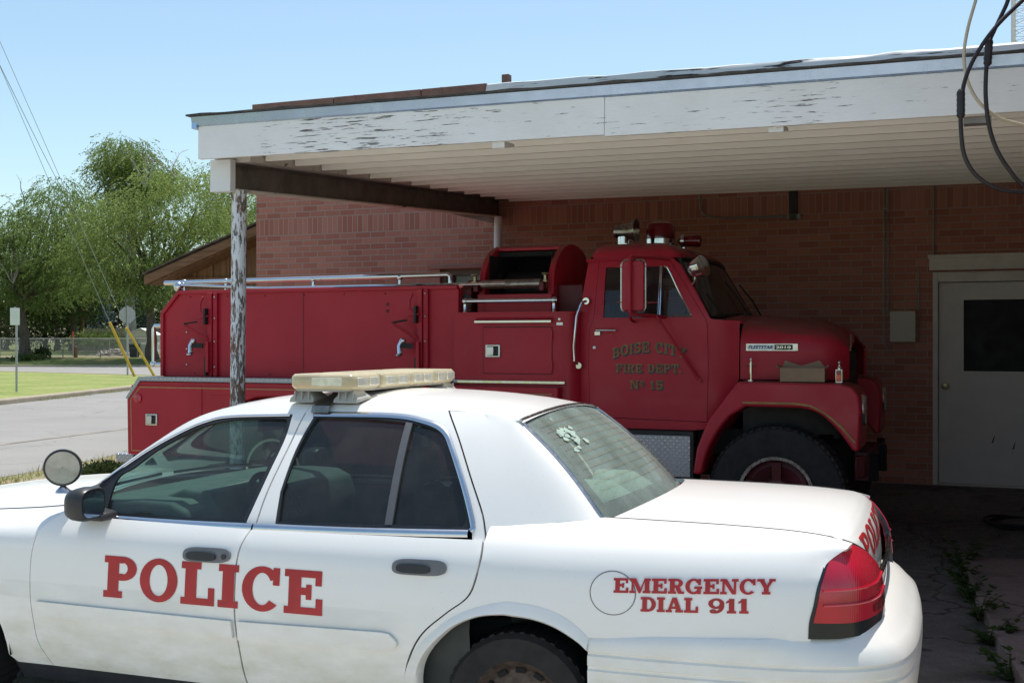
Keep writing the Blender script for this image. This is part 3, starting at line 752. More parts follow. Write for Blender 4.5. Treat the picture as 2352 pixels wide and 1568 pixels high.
# lettering on the flank
def letters(mb, S, txt, x0, x1, z0, z1, lift=.002, mir=False, ybase=None, gap=.10, widths=None, st=.27, sf=.15, step=.02, slant=0.0, out=(0, 1, 0)):
    G_, W = text_polys(txt, gap, st, sf)
    for i, g in enumerate(G_):
        if not g: continue
        def S2(a, b):
            x = x0 + (x1 - x0) * a / W; z = z0 + (z1 - z0) * b + slant * (a / W)
            return S(x, z)
        sx = abs(x1 - x0) / W
        panel(mb, S2, None, (), step / sx, 0, out, mir, lift, polys=g)
mb = MB(); letters(mb, Q, 'POLICE', 1.892, .812, .628, .806, gap=.085, st=.315, sf=.165)
mb.obj('police_lettering', M['red_letter'], CAR, smooth=True)
mb = MB(); letters(mb, Q, 'EMERGENCY', -.397, -.985, .804, .857, .0055, slant=.025, gap=.06, st=.30, sf=.165)
letters(mb, Q, 'DIAL', -.500, -.712, .742, .795, slant=.008, gap=.05, lift=.0035, st=.31, sf=.165); letters(mb, Q, '911', -.748, -.893, .751, .803, slant=.006, gap=.08, st=.31, sf=.165)
mb.obj('emergency_lettering', M['red_letter'], CAR)
# boot lid: up the rear face and forward over the deck
PATH = [(.3, .985), (0, .985), (-.3, .981), (-.6, .968), (-.9, .940), (-1.05, .915), (-1.18, .868), (-1.28, .78), (-1.335, .65), (-1.352, .45), (-1.360, .2), (-1.362, 0), (-1.36, -.2)]
_S = [0]
for i in range(1, len(PATH)): _S.append(_S[-1] + math.dist(PATH[i], PATH[i - 1]))
_PX = [(s, p[0]) for s, p in zip(_S, PATH)]; _PY = [(s, p[1]) for s, p in zip(_S, PATH)]
SEND = _S[11]
def around(s):
    """plan outline of the tail: point and outward normal at arc length s (mirrors itself past the centre line)"""
    fl = 1
    if s > SEND: s = 2 * SEND - s; fl = -1
    x, y = tab(_PX, s), tab(_PY, s); h = .01
    tx, ty = tab(_PX, s + h) - tab(_PX, s - h), tab(_PY, s + h) - tab(_PY, s - h); l = math.hypot(tx, ty)
    return x, y * fl, ty / l, -tx / l * fl
def Qs(s, z, o=None):
    x, y, nx, ny = around(s); o = tab(OFF, z) if o is None else o
    return (x - nx * o, y - ny * o, z)
XR = [(0, -1.362), (.2, -1.360), (.45, -1.352), (.58, -1.342), (.66, -1.325), (.72, -1.30)]
LID = [(.05, .790), (.055, .84), (.062, .90), (.072, .945), (.090, .985), (.118, 1.012), (.150, 1.027), (.20, 1.035)]
def lidp(y, t):
    """t 0..1 up the rear face, 1..2 forward over the deck"""
    xr = tab(XR, abs(y)); cr_ = .040 * (1 - (y / .70)**2)
    if t <= 1:
        k = t * (len(LID) - 1); i = min(int(k), len(LID) - 2); f = k - i
        d = LID[i][0] + (LID[i + 1][0] - LID[i][0]) * f; z = LID[i][1] + (LID[i + 1][1] - LID[i][1]) * f
        return (xr + d, y, z + (cr_ + tab(SEAM, xr + .2) - 1.035) * t * t)
    xa = xr + .20; xb = -.325 - .105 * (1 - (y / .70)**2); x = xa + (xb - xa) * (t - 1)
    return (x, y, tab(SEAM, x) + cr_)
mb = MB(); ys = [-.695 + 1.39 * k / 28 for k in range(29)]
mb.grid(lidp, ys, [k / 21 for k in range(22)] + [1 + k / 12 for k in range(1, 13)])
LIDO = mb.obj('boot_lid', M['white'], CAR, 50)
mb = MB()
G_, W_ = text_polys('POLICE', .10)
for g in G_:
    panel(mb, lambda a, b: lidp(.54 - 1.08 * a / W_, .24 + .36 * b), None, (), .08, 0, (-1, 0, .5), False, .003, polys=g)
mb.obj('boot_lettering', M['red_letter'], LIDO)
# seam line between lid and quarter panel
for sg in (1, -1):
    mb = MB(); mb.tube([(x, .698 * sg, tab(SEAM, x) + .0015) for x in [-.32 - .05 * k for k in range(18)]], .0016, 4)
    mb.obj('lid_seam', M['trim'], LIDO)
# tail lamps
tl = [[(1.660, .992), (1.560, .965), (1.500, .930), (1.457, .865), (1.437, .791), (1.422, .733)], [(1.571, .727), (1.691, .734), (1.80, .742), (1.879, .752)], [(1.888, .785), (1.892, .820), (1.880, .875), (1.825, .935), (1.750, .970), (1.660, .992)]]
def tlS(k): return (lambda s, z: Qs(s, z, tab(OFF, z) - .004)) if k == 0 else (lambda s, z: Qs(2 * SEND - s, z, tab(OFF, z) - .004))
for k in (0, 1):
    outv = (-.6, .6 if k == 0 else -.6, .3)
    mb = MB(); panel(mb, tlS(k), loop(*tl), (), .03, .03, outv, False, .006)
    T = mb.obj('tail_lamp', M['tail'], CAR, 40)
    mb = MB()
    for zz, e in ((.795, 1.886), (.846, 1.888)):
        P = [Vector(tlS(k)(s, zz + .02 * max(0, (s - 1.6) / .3)**2)) for s in np.linspace(1.455, e, 16)]
        P = [p + Vector((-.35, .3 if k == 0 else -.3, 0)) * .022 for p in P]
        mb.tube(P, .0050, 6)
    mb.obj('lens_rib', M['tail'], T)
    mb = MB(); panel(mb, tlS(k), loop((1.70, .748), (1.86, .757), (1.872, .790), (1.70, .775)), (), .03, 0, outv, False, .0085)
    mb.obj('reversing_lens', M['tail_dark'], T)
    mb = MB()
    bz = loop([(1.680, 1.004), (1.560, .978), (1.490, .937), (1.445, .868), (1.424, .791), (1.408, .733), (1.404, .676)], [(1.519, .674), (1.64, .680), (1.764, .692), (1.905, .704)], [(1.905, .760), (1.902, .83), (1.892, .878), (1.84, .942), (1.765, .980), (1.680, 1.004)])
    panel(mb, tlS(k), bz, [loop(*tl)], .03, .02, outv, False, .002)
    mb.obj('lamp_bezel', M['bezel'], T)
mb = MB()
mb.grid(lambda s, z: Qs(s, z, .03), np.linspace(1.90, 2 * SEND - 1.90, 24), [.69, .75, .80, .85])
mb.obj('rear_garnish', M['bezel'], CAR)
mb = MB(); mb.tube([Qs(s, .842, .02) for s in np.linspace(1.90, 2 * SEND - 1.90, 30)], .007, 6); mb.obj('garnish_chrome', M['chrome'], CAR)
# rear bumper swept round the tail
BP = [(-.302, .985), (-.45, .986), (-.6, .983), (-.9, .963), (-1.1, .932), (-1.27, .872), (-1.385, .775), (-1.44, .64), (-1.470, .4), (-1.482, 0)]
BP = cr(BP, 5); BP = BP + [(x, -y) for x, y in BP[::-1][1:]]
BT = [(-1.2, .672), (-.9, .664), (-.6, .652), (-.3, .634)]
rings = []
for i, (x, y) in enumerate(BP):
    a, b = BP[max(i - 1, 0)], BP[min(i + 1, len(BP) - 1)]; d = Vector((b[0] - a[0], b[1] - a[1])).normalized(); n = Vector((d.y, -d.x)) * (1 if True else 1)
    zt = tab(BT, max(-1.2, x)); rear = min(1, max(0, (-.95 - x) / .3)); rr = []
    for o, z in ((.03 + .14 * rear, zt + .004 + .055 * rear), (.02 + .10 * rear, zt + .004 + .045 * rear), (.012 + .055 * rear, zt - .002 + .012 * rear), (.003 + .030 * rear, zt - .018 - .008 * rear), (0 + .012 * rear, zt - .040 - .005 * rear), (0, .585), (.008, .578), (.008, .572), (0, .565), (-.001, .532), (.006, .526), (.006, .516), (0, .510), (.004, .45), (.012, .38), (.035, .31), (.075, .26), (.16, .235)):
        rr.append((x - n.x * o, y - n.y * o, z))
    rings.append(rr)
mb = MB(); mb.loft(rings, closed=False); mb.obj('rear_bumper', M['white'], CAR, 40)
# rear screen with black ceramic border and trim
mb = MB(); panel(mb, rw, loop((-.985, .02), (.985, .02), (.985, .985), (-.985, .985)), (), .06, 0, (-.5, 0, 1), False, 0)
mb.obj('rear_screen', M['glass_rear'], CAR)
mb = MB(); panel(mb, rw, loop((-1, 0), (1, 0), (1, 1), (-1, 1)), [loop([(-.86, .06), (0, .05), (.86, .06)], [(.885, .10), (.88, .80), (.85, .855)], [(0, .86), (-.85, .855)], [(-.88, .80), (-.885, .10), (-.86, .06)])], .06, 0, (-.5, 0, 1), False, -.006)
mb.obj('screen_border', M['bezel'], CAR)
mb = MB(); mb.tube([Vector(rw(a, t)) + Vector((0, 0, .004)) for a, t in [(-1 + k / 10, 0) for k in range(20)] + [(1, k / 10) for k in range(10)] + [(1 - k / 10, 1) for k in range(20)] + [(-1, 1 - k / 10) for k in range(10)]], .0085, 6, closed=True)
mb.obj('screen_trim', M['dull_chrome'], CAR)
mb = MB()
for k in range(11): mb.tube([Vector(rw(a, .12 + .065 * k)) + Vector((-.003, 0, .004)) for a in np.linspace(-.84, .84, 14)], .0007, 4)
mb.obj('heater_line', simple('copper_heater_line', (.30, .17, .07), .5), CAR)
# sticker scraps on the screen
mb = MB(); rn = random.Random(3)
for k in range(26):
    a0, t0 = .60 + rn.uniform(-.14, .14), .30 + rn.uniform(-.10, .12)
    q = [(a0 + rn.uniform(.015, .05) * math.cos(R(t)), t0 + rn.uniform(.012, .035) * math.sin(R(t))) for t in range(0, 360, 60)]
    panel(mb, rw, None, (), .05, 0, (-.5, 0, 1), False, .003 + k * .0002, polys=[q])
mb.obj('sticker_residue', simple('grey_green_residue', (.36, .46, .40), .7), CAR)
# bonnet, windscreen
HC = [(2.05, 1.045), (2.3, 1.035), (2.6, 1.018), (3.0, .985), (3.4, .925), (3.65, .86), (3.78, .78)]
mb = MB()
def hoodp(x, t):
    inner = .76 - max(0, x - 3.0) * .12; e = max(.72, tab(HOODE, x)) - .002
    return (x + .06 * (1 - t * t), inner * .995 * t, e + (tab(HC, x) - e) * (1 - abs(t)**2.2))
mb.grid(hoodp, [2.16 + .1 * k for k in range(17)], [k / 10 for k in range(-10, 11)])
mb.obj('bonnet', M['white'], CAR, 50)
mb = MB()
for sg in (1, -1): mb.tube([(x, (.762 - max(0, x - 3.0) * .12) * sg, max(.875, tab(HOODE, x)) + .001) for x in [2.2 + .08 * k for k in range(19)]], .003, 4)
mb.obj('bonnet_seam', M['trim'], CAR)
def ws(a, t):
    xt, zt, yt = 1.60 + .06 * (1 - a * a), 1.415 + .035 * (1 - a * a), .575 * a
    xb, zb, yb = 2.16 + .20 * (1 - a * a), 1.02 + .01 * (1 - a * a), .80 * a
    return (xt + (xb - xt) * t, yt + (yb - yt) * t, zt + (zb - zt) * t)
mb = MB(); mb.grid(ws, np.linspace(-1, 1, 17), np.linspace(0, 1, 11)); mb.obj('windscreen', M['glass'], CAR)
mb = MB(); mb.grid(lambda a, t: (ws(a, 1)[0] + .10 * t - .02, ws(a, 1)[1] * .98, ws(a, 1)[2] - .005 + .01 * t), np.linspace(-1, 1, 13), [0, 1]); mb.obj('cowl', M['trim'], CAR)
# nose: grille, lamps, bumper
mb = MB(); mb.box(3.70, 3.80, -.62, .62, .40, .78); mb.obj('front_bumper', M['white'], CAR, bevel=.05, seg=3)
mb = MB(); mb.box(3.72, 3.83, -.30, .30, .60, .74); mb.obj('grille', M['trim'], CAR, bevel=.02)
for sg in (1, -1):
    mb = MB(); mb.box(3.66, 3.80, sg * .34 if sg > 0 else -.62, .62 if sg > 0 else -.34, .62, .76); mb.obj('headlamp', M['lamp_lens'], CAR, bevel=.02)
# wheels
def wheel(x, y, sg):
    mb = MB(); prof = [(.20, -.10), (.26, -.112), (.315, -.108), (.335, -.085), (.338, 0), (.335, .085), (.315, .108), (.26, .112), (.215, .10)]
    mb.lathe((x, y, .305), (0, sg, 0), [(r * .90, h) for r, h in prof], 40)
    for k in range(44):
        a = 2 * math.pi * k / 44
        mb.beam((x + .3015 * math.cos(a), y - .085, .305 + .3015 * math.sin(a)), (x + .3015 * math.cos(a + .05), y + .085, .305 + .3015 * math.sin(a + .05)), .018, .008, (math.cos(a), 0, math.sin(a)))
    T = mb.obj('wheel', M['rubber'], CAR)
    mb = MB(); mb.lathe((x, y, .305), (0, sg, 0), [(.02, .070), (.075, .073), (.092, .050), (.150, .045), (.172, .070), (.194, .098), (.200, .094), (.18, .055), (.17, 0)], 36, True)
    mb.cur = 1
    for k in range(12):
        a = 2 * math.pi * k / 12; p = Vector((x + .150 * math.cos(a), y + sg * .057, .305 + .150 * math.sin(a)))
        mb.beam(p + Vector((-math.sin(a), 0, math.cos(a))) * .02, p - Vector((-math.sin(a), 0, math.cos(a))) * .02, .02, .012, (0, 1, 0))
    mb.obj('rim', [M['rim'], M['underside']], T)
for x in (0, 2.85):
    for sg in (1, -1): wheel(x, sg * .815, sg)
# body floor, wheel wells, cabin
mb = MB(); mb.box(-1.25, 3.6, -.60, .60, .20, .30); mb.box(-1.3, -.35, -.68, .68, .30, .34)
for x in (0, 2.85):
    for sg in (1, -1):
        P = [(x + .42 * math.cos(R(a)), .33 + .42 * math.sin(R(a))) for a in range(-10, 191, 12)]
        mb.loft([[(px, sg * .95, pz) for px, pz in P], [(px, sg * .55, pz) for px, pz in P]], closed=False)
        mb.prism(P, sg * .55, sg * .54, lambda p, h: (p[0], h, p[1]))
mb.obj('underbody', M['underside'], CAR)
mb = MB(); mb.box(.35, 2.3, -.80, .80, .28, .33); mb.box(-.30, .10, -.70, .70, .33, .95)
for sg in (1, -1):
    mb.grid(lambda x, z: (x, sg * (Q(x, z)[1] - .07), z), np.linspace(.2, 2.2, 8), [.3, .6, .93])
mb.obj('cabin_floor', M['interior_dark'], CAR)
mb = MB(); mb.prism([(1.60, .60), (1.57, .90), (1.60, .985), (1.68, 1.02), (1.85, 1.025), (2.22, 1.005), (2.28, .60)], -.80, .80, lambda p, h: (p[0], h, p[1]))
mb.prism([(1.53, .80), (1.54, .96), (1.60, 1.05), (1.74, 1.06), (1.9, 1.0), (1.8, .8)], .16, .62, lambda p, h: (p[0], h, p[1]))
DB = mb.obj('dashboard', M['interior'], CAR, bevel=.02, seg=3)
mb = MB()
for k in range(6): mb.box(1.555, 1.575, -.16 + .03 * k, -.15 + .03 * k, .84, .94)
for k in range(5): mb.cyl((1.562, .05 - .035 * k, .80), (1.59, .05 - .035 * k, .80), .011, n=10)
mb.obj('dash_vent', M['bar_foot'], DB)
mb = MB(); c = Vector((1.38, .38, .945)); ax = Vector((-.88, 0, .48)).normalized(); e1 = Vector((0, 1, 0)); e2 = ax.cross(e1)
mb.tube([c + e1 * .19 * math.cos(R(a)) + e2 * .19 * math.sin(R(a)) for a in range(0, 360, 10)], .015, 8, closed=True)
for a in (0, 180, 270): mb.tube([c + Vector((.05, 0, -.02)), c + e1 * .18 * math.cos(R(a)) + e2 * .18 * math.sin(R(a))], .016, 6)
mb.cyl(c + Vector((.03, 0, -.01)), c + Vector((.25, 0, -.13)), .06, .05); mb.obj('steering_wheel', M['interior_dark'], CAR)
for y in (.40, -.40):
    mb = MB(); mb.prism([(.72, .45), (1.25, .48), (1.27, .56), (.86, .58), (.74, 1.02), (.66, 1.10), (.60, 1.06), (.64, .55)], y - .26, y + .26, lambda p, h: (p[0], h, p[1]))
    mb.box(.60, .70, y - .13, y + .13, 1.10, 1.26)
    mb.obj('front_seat', M['interior_dark'], CAR, bevel=.03, seg=3)
mb = MB(); mb.prism([(-.10, .45), (.45, .45), (.45, .58), (.12, .60), (-.02, 1.00), (-.14, 1.02)], -.66, .66, lambda p, h: (p[0], h, p[1])); mb.obj('rear_seat', M['interior_dark'], CAR, bevel=.03)
mb = MB(); mb.box(-.42, .06, -.68, .68, .985, 1.012)
for y, r in ((.12, .12), (-.27, .125)):                             # rounded rear headrests over the shelf
    P = [(y + r * 1.25 * math.cos(R(a)), 1.0 + r * math.sin(R(a))) for a in range(0, 181, 15)]
    mb.loft([[(x, py, pz) for py, pz in P] for x in (-.16, .0)], True, True); mb.loft([[(-.30, y + (py - y) * .6, 1.0 + (pz - 1.0) * .35) for py, pz in P], [(-.16, py, pz) for py, pz in P]], True, False)
for sg in (1, -1): mb.grid(lambda k, z: (-.20 + (z - 1.02) * 1.04 + .10 + k * .16, sg * (G(.2, z)[1] - .075), z), np.linspace(0, 1, 5), np.linspace(1.0, 1.33, 6))
mb.box(-.30, -.18, .30, .44, .985, 1.01); mb.tube([(-.2, .5, 1.0), (-.12, .56, 1.06), (-.08, .45, 1.07), (-.15, .36, 1.0)], .004, 5)
mb.obj('parcel_shelf', M['shelf'], CAR, bevel=.008)
mb = MB()
for y in (-.62, 0, .62): mb.box(.54, .565, y - .012, y + .012, .60, 1.36)
mb.box(.54, .565, -.62, .62, 1.34, 1.37); mb.box(.54, .565, -.62, .62, 1.00, 1.02); mb.box(.545, .56, -.62, .62, .60, 1.0)
mb.obj('cage_partition', M['interior_dark'], CAR)
mb = MB()
def headl(x, t): p = roofp(x, t); return (p[0], p[1] * .97, p[2] - .035)
mb.grid(headl, np.linspace(.14, 1.58, 12), np.linspace(-1, 1, 11)); mb.obj('headliner', M['interior_dark'], CAR)
# light bar across the roof
LB = empty('light_bar'); LB.parent = CAR
def barloop(x0, x1, y0, y1, r, z, n=5):
    out = []
    for cx, cy, a0 in ((x1 - r, y1 - r, 0), (x0 + r, y1 - r, 90), (x0 + r, y0 + r, 180), (x1 - r, y0 + r, 270)):
        out += [(cx + r * math.cos(R(a0 + 90 * k / n)), cy + r * math.sin(R(a0 + 90 * k / n)), z) for k in range(n + 1)]
    return out
def rounded(mb, x0, x1, y0, y1, z0, z1, r, e=.012):
    mb.loft([barloop(x0 + e, x1 - e, y0 + e, y1 - e, max(.002, r - e), z0), barloop(x0, x1, y0, y1, r, z0 + e), barloop(x0, x1, y0, y1, r, z1 - e), barloop(x0 + e, x1 - e, y0 + e, y1 - e, max(.002, r - e), z1)], True, True)
for y0, y1 in ((.31, .595), (-.01, .306), (-.30, -.014), (-.595, -.304)):
    mb = MB(); rounded(mb, .87, 1.20, y0, y1, 1.528, 1.594, .05 if abs(y0 + y1) > .5 else .012)
    L = mb.obj('lens_section', M['bar_lens'], LB, 50)
    mb = MB()
    if y1 > .5: mb.box(.93, 1.08, .592, .598, 1.543, 1.579)
    if y0 < -.5: mb.box(.93, 1.08, -.598, -.592, 1.543, 1.579)
    for k in range(2):
        yy = y0 + (y1 - y0) * (.12 + .42 * k); mb.box(.866, .872, yy, yy + (y1 - y0) * .34, 1.542, 1.580)
    mb.obj('light_module', M['bar_module'], L, bevel=.004)
mb = MB(); rounded(mb, .89, 1.18, -.585, .585, 1.518, 1.529, .04, .003); mb.obj('bar_base', M['bar_foot'], LB)
for sg in (1, -1):
    mb = MB()
    for x0, x1 in ((.86, .98), (1.08, 1.20)):
        f = lambda x, y, z: (x, sg * y, z)
        mb.loft([[f(x0 - .0, .585, 1.468), f(x1, .585, 1.468), f(x1, .44, 1.485), f(x0, .44, 1.485)], [f(x0, .575, 1.485), f(x1, .575, 1.485), f(x1, .45, 1.495), f(x0, .45, 1.495)], [f(x0 + .03, .555, 1.522), f(x1 - .03, .555, 1.522), f(x1 - .03, .47, 1.522), f(x0 + .03, .47, 1.522)]], True, True)
        for k in range(3): mb.box(x0 + .02 + .035 * k, x0 + .026 + .035 * k, *sorted((sg * .56, sg * .583)), 1.474, 1.518)
    F = mb.obj('mounting_foot', M['bar_foot'], LB, bevel=.003)
    mb = MB(); mb.beam((1.03, sg * .40, 1.505), (1.03, sg * .600, 1.452), .085, .004); mb.beam((1.03, sg * .600, 1.455), (1.03, sg * .612, 1.425), .085, .004); mb.obj('gutter_strap', M['steel'], F)
# spotlight on the pillar
SL = empty('spotlight'); SL.parent = CAR
c = Vector((2.21, .86, 1.168)); ax = Vector((-.55, .83, -.03)).normalized()
mb = MB(); mb.lathe(c, ax, [(.02, -.08), (.05, -.07), (.078, -.02), (.085, .012), (.083, .020), (.074, .022)], 32, True); mb.obj('lamp_housing', M['trim'], SL)
mb = MB(); mb.lathe(c, ax, [(.002, .014), (.04, .018), (.075, .021)], 32)
mb.obj('lamp_glass', simple('dusty_lamp_glass', (.42, .42, .36), .12, .15, .2, 16, coat=.6), SL)
mb = MB(); mb.tube([c + Vector((0, 0, -.085)), c + Vector((0, -.01, -.11)), c + Vector((-.05, -.05, -.125)), (2.10, .78, 1.06)], .012, 8); mb.lathe(c + Vector((0, 0, -.115)), (0, 0, 1), [(.035, 0), (.03, .012), (.012, .03)], 16, True); mb.obj('lamp_bracket', M['dull_chrome'], SL)
# door mirrors
for sg, dr in ((1, FD[0]), (-1, FD[1])):
    mb = MB(); c = Vector((1.965, sg * 1.022, 1.035))
    o = [(math.copysign(abs(math.cos(R(t)))**.6, math.cos(R(t))), math.copysign(abs(math.sin(R(t)))**.6, math.sin(R(t)))) for t in range(0, 360, 12)]
    rings = []
    for d, k in ((-.055, .92), (-.045, .99), (-.02, 1.0), (.015, .96), (.045, .80), (.062, .48)):
        rings.append([(c.x + d + .02 * a * sg * 0, c.y + a * k * .084, c.z + b * k * .072 - .004 * a) for a, b in o])
    mb.loft(rings, True, True)
    Mr = mb.obj('door_mirror', M['trim'], dr, 50)
    mb = MB(); mb.face([(c.x - .0565, c.y + a * .068, c.z + b * .056) for a, b in o]); mb.obj('mirror_glass', M['mirror'], Mr)
    mb = MB(); mb.prism([(2.05, .952), (1.90, .952), (1.91, .985), (1.99, 1.0), (2.06, .985)], .86, .98, lambda p, h: (p[0], sg * h, p[1])); mb.obj('mirror_arm', M['trim'], Mr, bevel=.01)
# wiper and rear view mirror
mb = MB(); mb.tube([(2.22, .70, 1.028), (2.24, .4, 1.045), (2.27, .05, 1.05)], .008, 6); mb.obj('wiper', M['trim'], CAR)
mb = MB(); mb.tube([(2.26, -.05, 1.05), (2.24, -.4, 1.045), (2.20, -.7, 1.03)], .008, 6); mb.obj('wiper', M['trim'], CAR)
mb = MB(); mb.box(1.62, 1.645, -.13, .13, 1.29, 1.35); mb.tube([(1.64, 0, 1.35), (1.66, 0, 1.42)], .01, 6); mb.obj('rear_view_mirror', M['trim'], CAR, bevel=.008)
# ---------------------------------------------------------------- fire truck: x forward, near flank at negative y, front axle at x=0
TRK = empty('fire_truck', (2.44743, 10.08845, .03), R(-22), 'old red fire truck with a hose reel, chrome rails and gold door lettering', 'fire truck')
zo = -.03   # heights below are over the street, the truck stands on the slab
def TZ(mb): mb.v = [(a, b, c + zo) for a, b, c in mb.v]; return mb
def tobj(mb, name, mat, parent=TRK, **k): return TZ(mb).obj(name, mat, parent, **k)
# lower body with the step ledge
def plan(P, y): return [(x, y, z) for x, z in P]
mb = MB()
low = [(-6.13, .66), (-6.14, 1.20), (-6.00, 1.365), (-1.75, 1.365), (-1.75, .66), (-3.85, .66), *[(-4.55 + .70 * math.cos(R(a)), .60 + .64 * math.sin(R(a))) for a in range(10, 175, 15)], (-5.26, .66)]
mb.prism(low, -1.20, 1.20, lambda p, h: (p[0], h, p[1]))
tobj(mb, 'lower_body', M['red'], bevel=.012)
mb = MB()
mb.box(-5.99, -2.74, -1.215, -.985, 1.366, 1.405); mb.box(-5.99, -2.74, .985, 1.215, 1.366, 1.405)
for sg in (1, -1):
    mb.loft([[(-6.135 - .012, sg * 1.21, 1.20), (-6.135 - .012, sg * .9, 1.20), (-6.12, sg * .9, 1.19), (-6.12, sg * 1.21, 1.19)], [(-5.995, sg * 1.21, 1.405), (-5.995, sg * .9, 1.405), (-5.98, sg * .9, 1.36), (-5.98, sg * 1.21, 1.36)]], True, True)
tobj(mb, 'step_plate', M['plate'])
mb = MB(); mb.box(-6.34, -6.13, -1.12, 1.12, .575, .655); tobj(mb, 'tail_step', M['plate'], bevel=.01)
# upper hose bed
mb = MB()
up = [(-5.87, 1.405), (-5.87, 2.01), (-5.68, 2.21), (-2.735, 2.21), (-2.735, 1.405)]
for y0, y1 in ((-1.0, -.965), (.965, 1.0)): mb.prism(up, y0, y1, lambda p, h: (p[0], h, p[1]))
mb.box(-5.86, -2.74, -.96, .96, 1.405, 1.50); mb.box(-2.78, -2.735, -.96, .96, 1.5, 2.20)
UB = tobj(mb, 'hose_bed', M['red'], bevel=.006)
mb = MB()
for sg in (-1,):
    P = [(-5.87, 1.41), (-5.87, 2.01), (-5.68, 2.21), (-2.74, 2.21)]
    for (a, b), (c, d) in zip(P, P[1:]): mb.beam((a, sg * 1.0, b), (c, sg * 1.0, d), .05, .035, (0, 0, 1) if abs(a - c) > .05 else (1, 0, 0))
tobj(mb, 'bed_edging', M['red'], UB, bevel=.005)
for x in (-5.27, -3.06):                                            # ladder brackets on the flank
    mb = MB(); mb.box(x - .055, x - .005, -1.05, -1.0, 1.41, 2.20); mb.box(x + .0, x + .045, -1.035, -1.0, 1.41, 2.20)
    mb.beam((x - .03, -1.06, 1.98), (x - .12, -1.10, 1.96), .04, .015); mb.beam((x - .05, -1.04, 1.76), (x - .22, -1.18, 1.90), .05, .022); mb.beam((x - .03, -1.06, 1.74), (x - .03, -1.06, 1.45), .06, .03, (1, 0, 0))
    mb.tube([(x - .085, -1.07, 2.16), (x - .11, -1.08, 2.10), (x - .11, -1.08, 2.02), (x - .06, -1.07, 2.0)], .012, 6)
    B = tobj(mb, 'ladder_bracket', M['red'], bevel=.004)
    mb = MB(); mb.beam((x - .05, -1.07, 2.05), (x - .05, -1.07, 1.90), .06, .02, (1, 0, 0)); mb.beam((x - .05, -1.06, 1.60), (x - .05, -1.06, 1.42), .055, .02, (1, 0, 0)); mb.beam((x - .22, -1.185, 1.905), (x - .13, -1.10, 1.925), .07, .015); mb.beam((x - .08, -1.08, 1.70), (x - .17, -1.12, 1.705), .045, .045); tobj(mb, 'rubber_pad', M['black'], B)
    mb = MB(); mb.tube([(x - .16, -1.12, 1.76), (x - .185, -1.13, 1.70), (x - .17, -1.14, 1.63)], [.018, .020, .026], 10); mb.sphere((x - .14, -1.14, 1.745), .026, 10, 6); mb.sphere((x - .185, -1.14, 1.62), .032, 10, 6, (1, 1, .5)); tobj(mb, 'hand_clamp', M['chrome'], B)
    mb = MB()
    for z in (1.50, 1.74, 1.96, 2.16): mb.sphere((x + .022, -1.037, z), .011, 8, 5)
    for z in (1.52, 1.67, 1.83):
        if x < -5: mb.sphere((x - .32, -1.003, z), .011, 8, 5)
    tobj(mb, 'bolt_head', M['dull_chrome'], B)
# pump section
mb = MB(); pp = [(-2.735, 1.30), (-2.735, 2.0), (-2.70, 2.0), (-1.66, 1.975), (-1.63, 1.96), (-1.63, 1.05), (-2.735, 1.05)]
mb.loft([[(x, y, z) for x, y in [(-2.735, -.99), (-2.735, -1.09), (-1.80, -1.09), (-1.71, -1.08), (-1.655, -1.04), (-1.63, -.98), (-1.63, .98), (-1.655, 1.04), (-1.71, 1.08), (-1.80, 1.09), (-2.735, 1.09), (-2.735, .99)]] for z in (1.0, 1.96, 1.975)], True, True)
PS = tobj(mb, 'pump_section', M['red'], ang=50)
mb = MB(); mb.loft([[(x, y, z) for x, y in [(-2.735, -1.10), (-1.80, -1.10), (-1.70, -1.088), (-1.64, -1.04), (-1.61, -.98), (-1.63, -.98), (-1.655, -1.03), (-1.71, -1.07), (-1.8, -1.08), (-2.735, -1.08)]] for z in (1.975, 1.988)], True, True); tobj(mb, 'deck_lip', M['red'], PS)
mb = MB(); mb.box(-2.46, -1.84, -1.096, -1.088, 1.47, 1.86); D = tobj(mb, 'pump_door', M['red'], PS, bevel=.004)
mb = MB()
for a, b, c, d in ((-2.465, 1.465, -1.835, 1.47), (-2.465, 1.86, -1.835, 1.865), (-2.465, 1.465, -2.46, 1.865), (-1.84, 1.465, -1.835, 1.865)): mb.box(a, c, -1.0925, -1.0885, b, d)
tobj(mb, 'door_gap', M['black'], D)
def latch(x, y, z, par):
    mb = MB(); mb.box(x - .068, x + .068, y - .010, y, z - .055, z + .055); L = tobj(mb, 'paddle_latch', M['dull_chrome'], par, bevel=.012)
    mb = MB(); mb.box(x - .052, x + .052, y - .0115, y - .009, z - .042, z + .042); tobj(mb, 'latch_recess', M['black'], L)
    mb = MB(); mb.box(x - .050, x + .012, y - .022, y - .010, z - .040, z + .038); tobj(mb, 'paddle', M['dull_chrome'], L, bevel=.005)
latch(-2.37, -1.096, 1.66, D)
mb = MB(); mb.loft([[(-2.51, -1.09, 1.945), (-1.83, -1.09, 1.945), (-1.83, -1.15, 1.915), (-2.52, -1.15, 1.915)], [(-2.51, -1.09, 1.935), (-1.83, -1.09, 1.935), (-1.83, -1.15, 1.898), (-2.52, -1.15, 1.898)]], True, True); tobj(mb, 'lamp_shade', M['chrome'], PS)
mb = MB(); mb.box(-2.735, -1.72, -1.115, -1.09, 1.385, 1.412); tobj(mb, 'chrome_strip', M['chrome'], PS, bevel=.004)
mb = MB(); mb.box(-1.80, -1.745, -1.0935, -1.0885, 1.875, 1.898); mb.cyl((-1.775, -1.089, 1.925), (-1.775, -1.096, 1.925), .010); tobj(mb, 'maker_plate', M['dull_chrome'], PS)
mb = MB()
for x in (-2.10, -1.97, -2.3): mb.lathe((x, -1.088, 1.285), (0, -1, 0), [(.045, 0), (.045, .02), (.03, .035), (.002, .037)], 16)
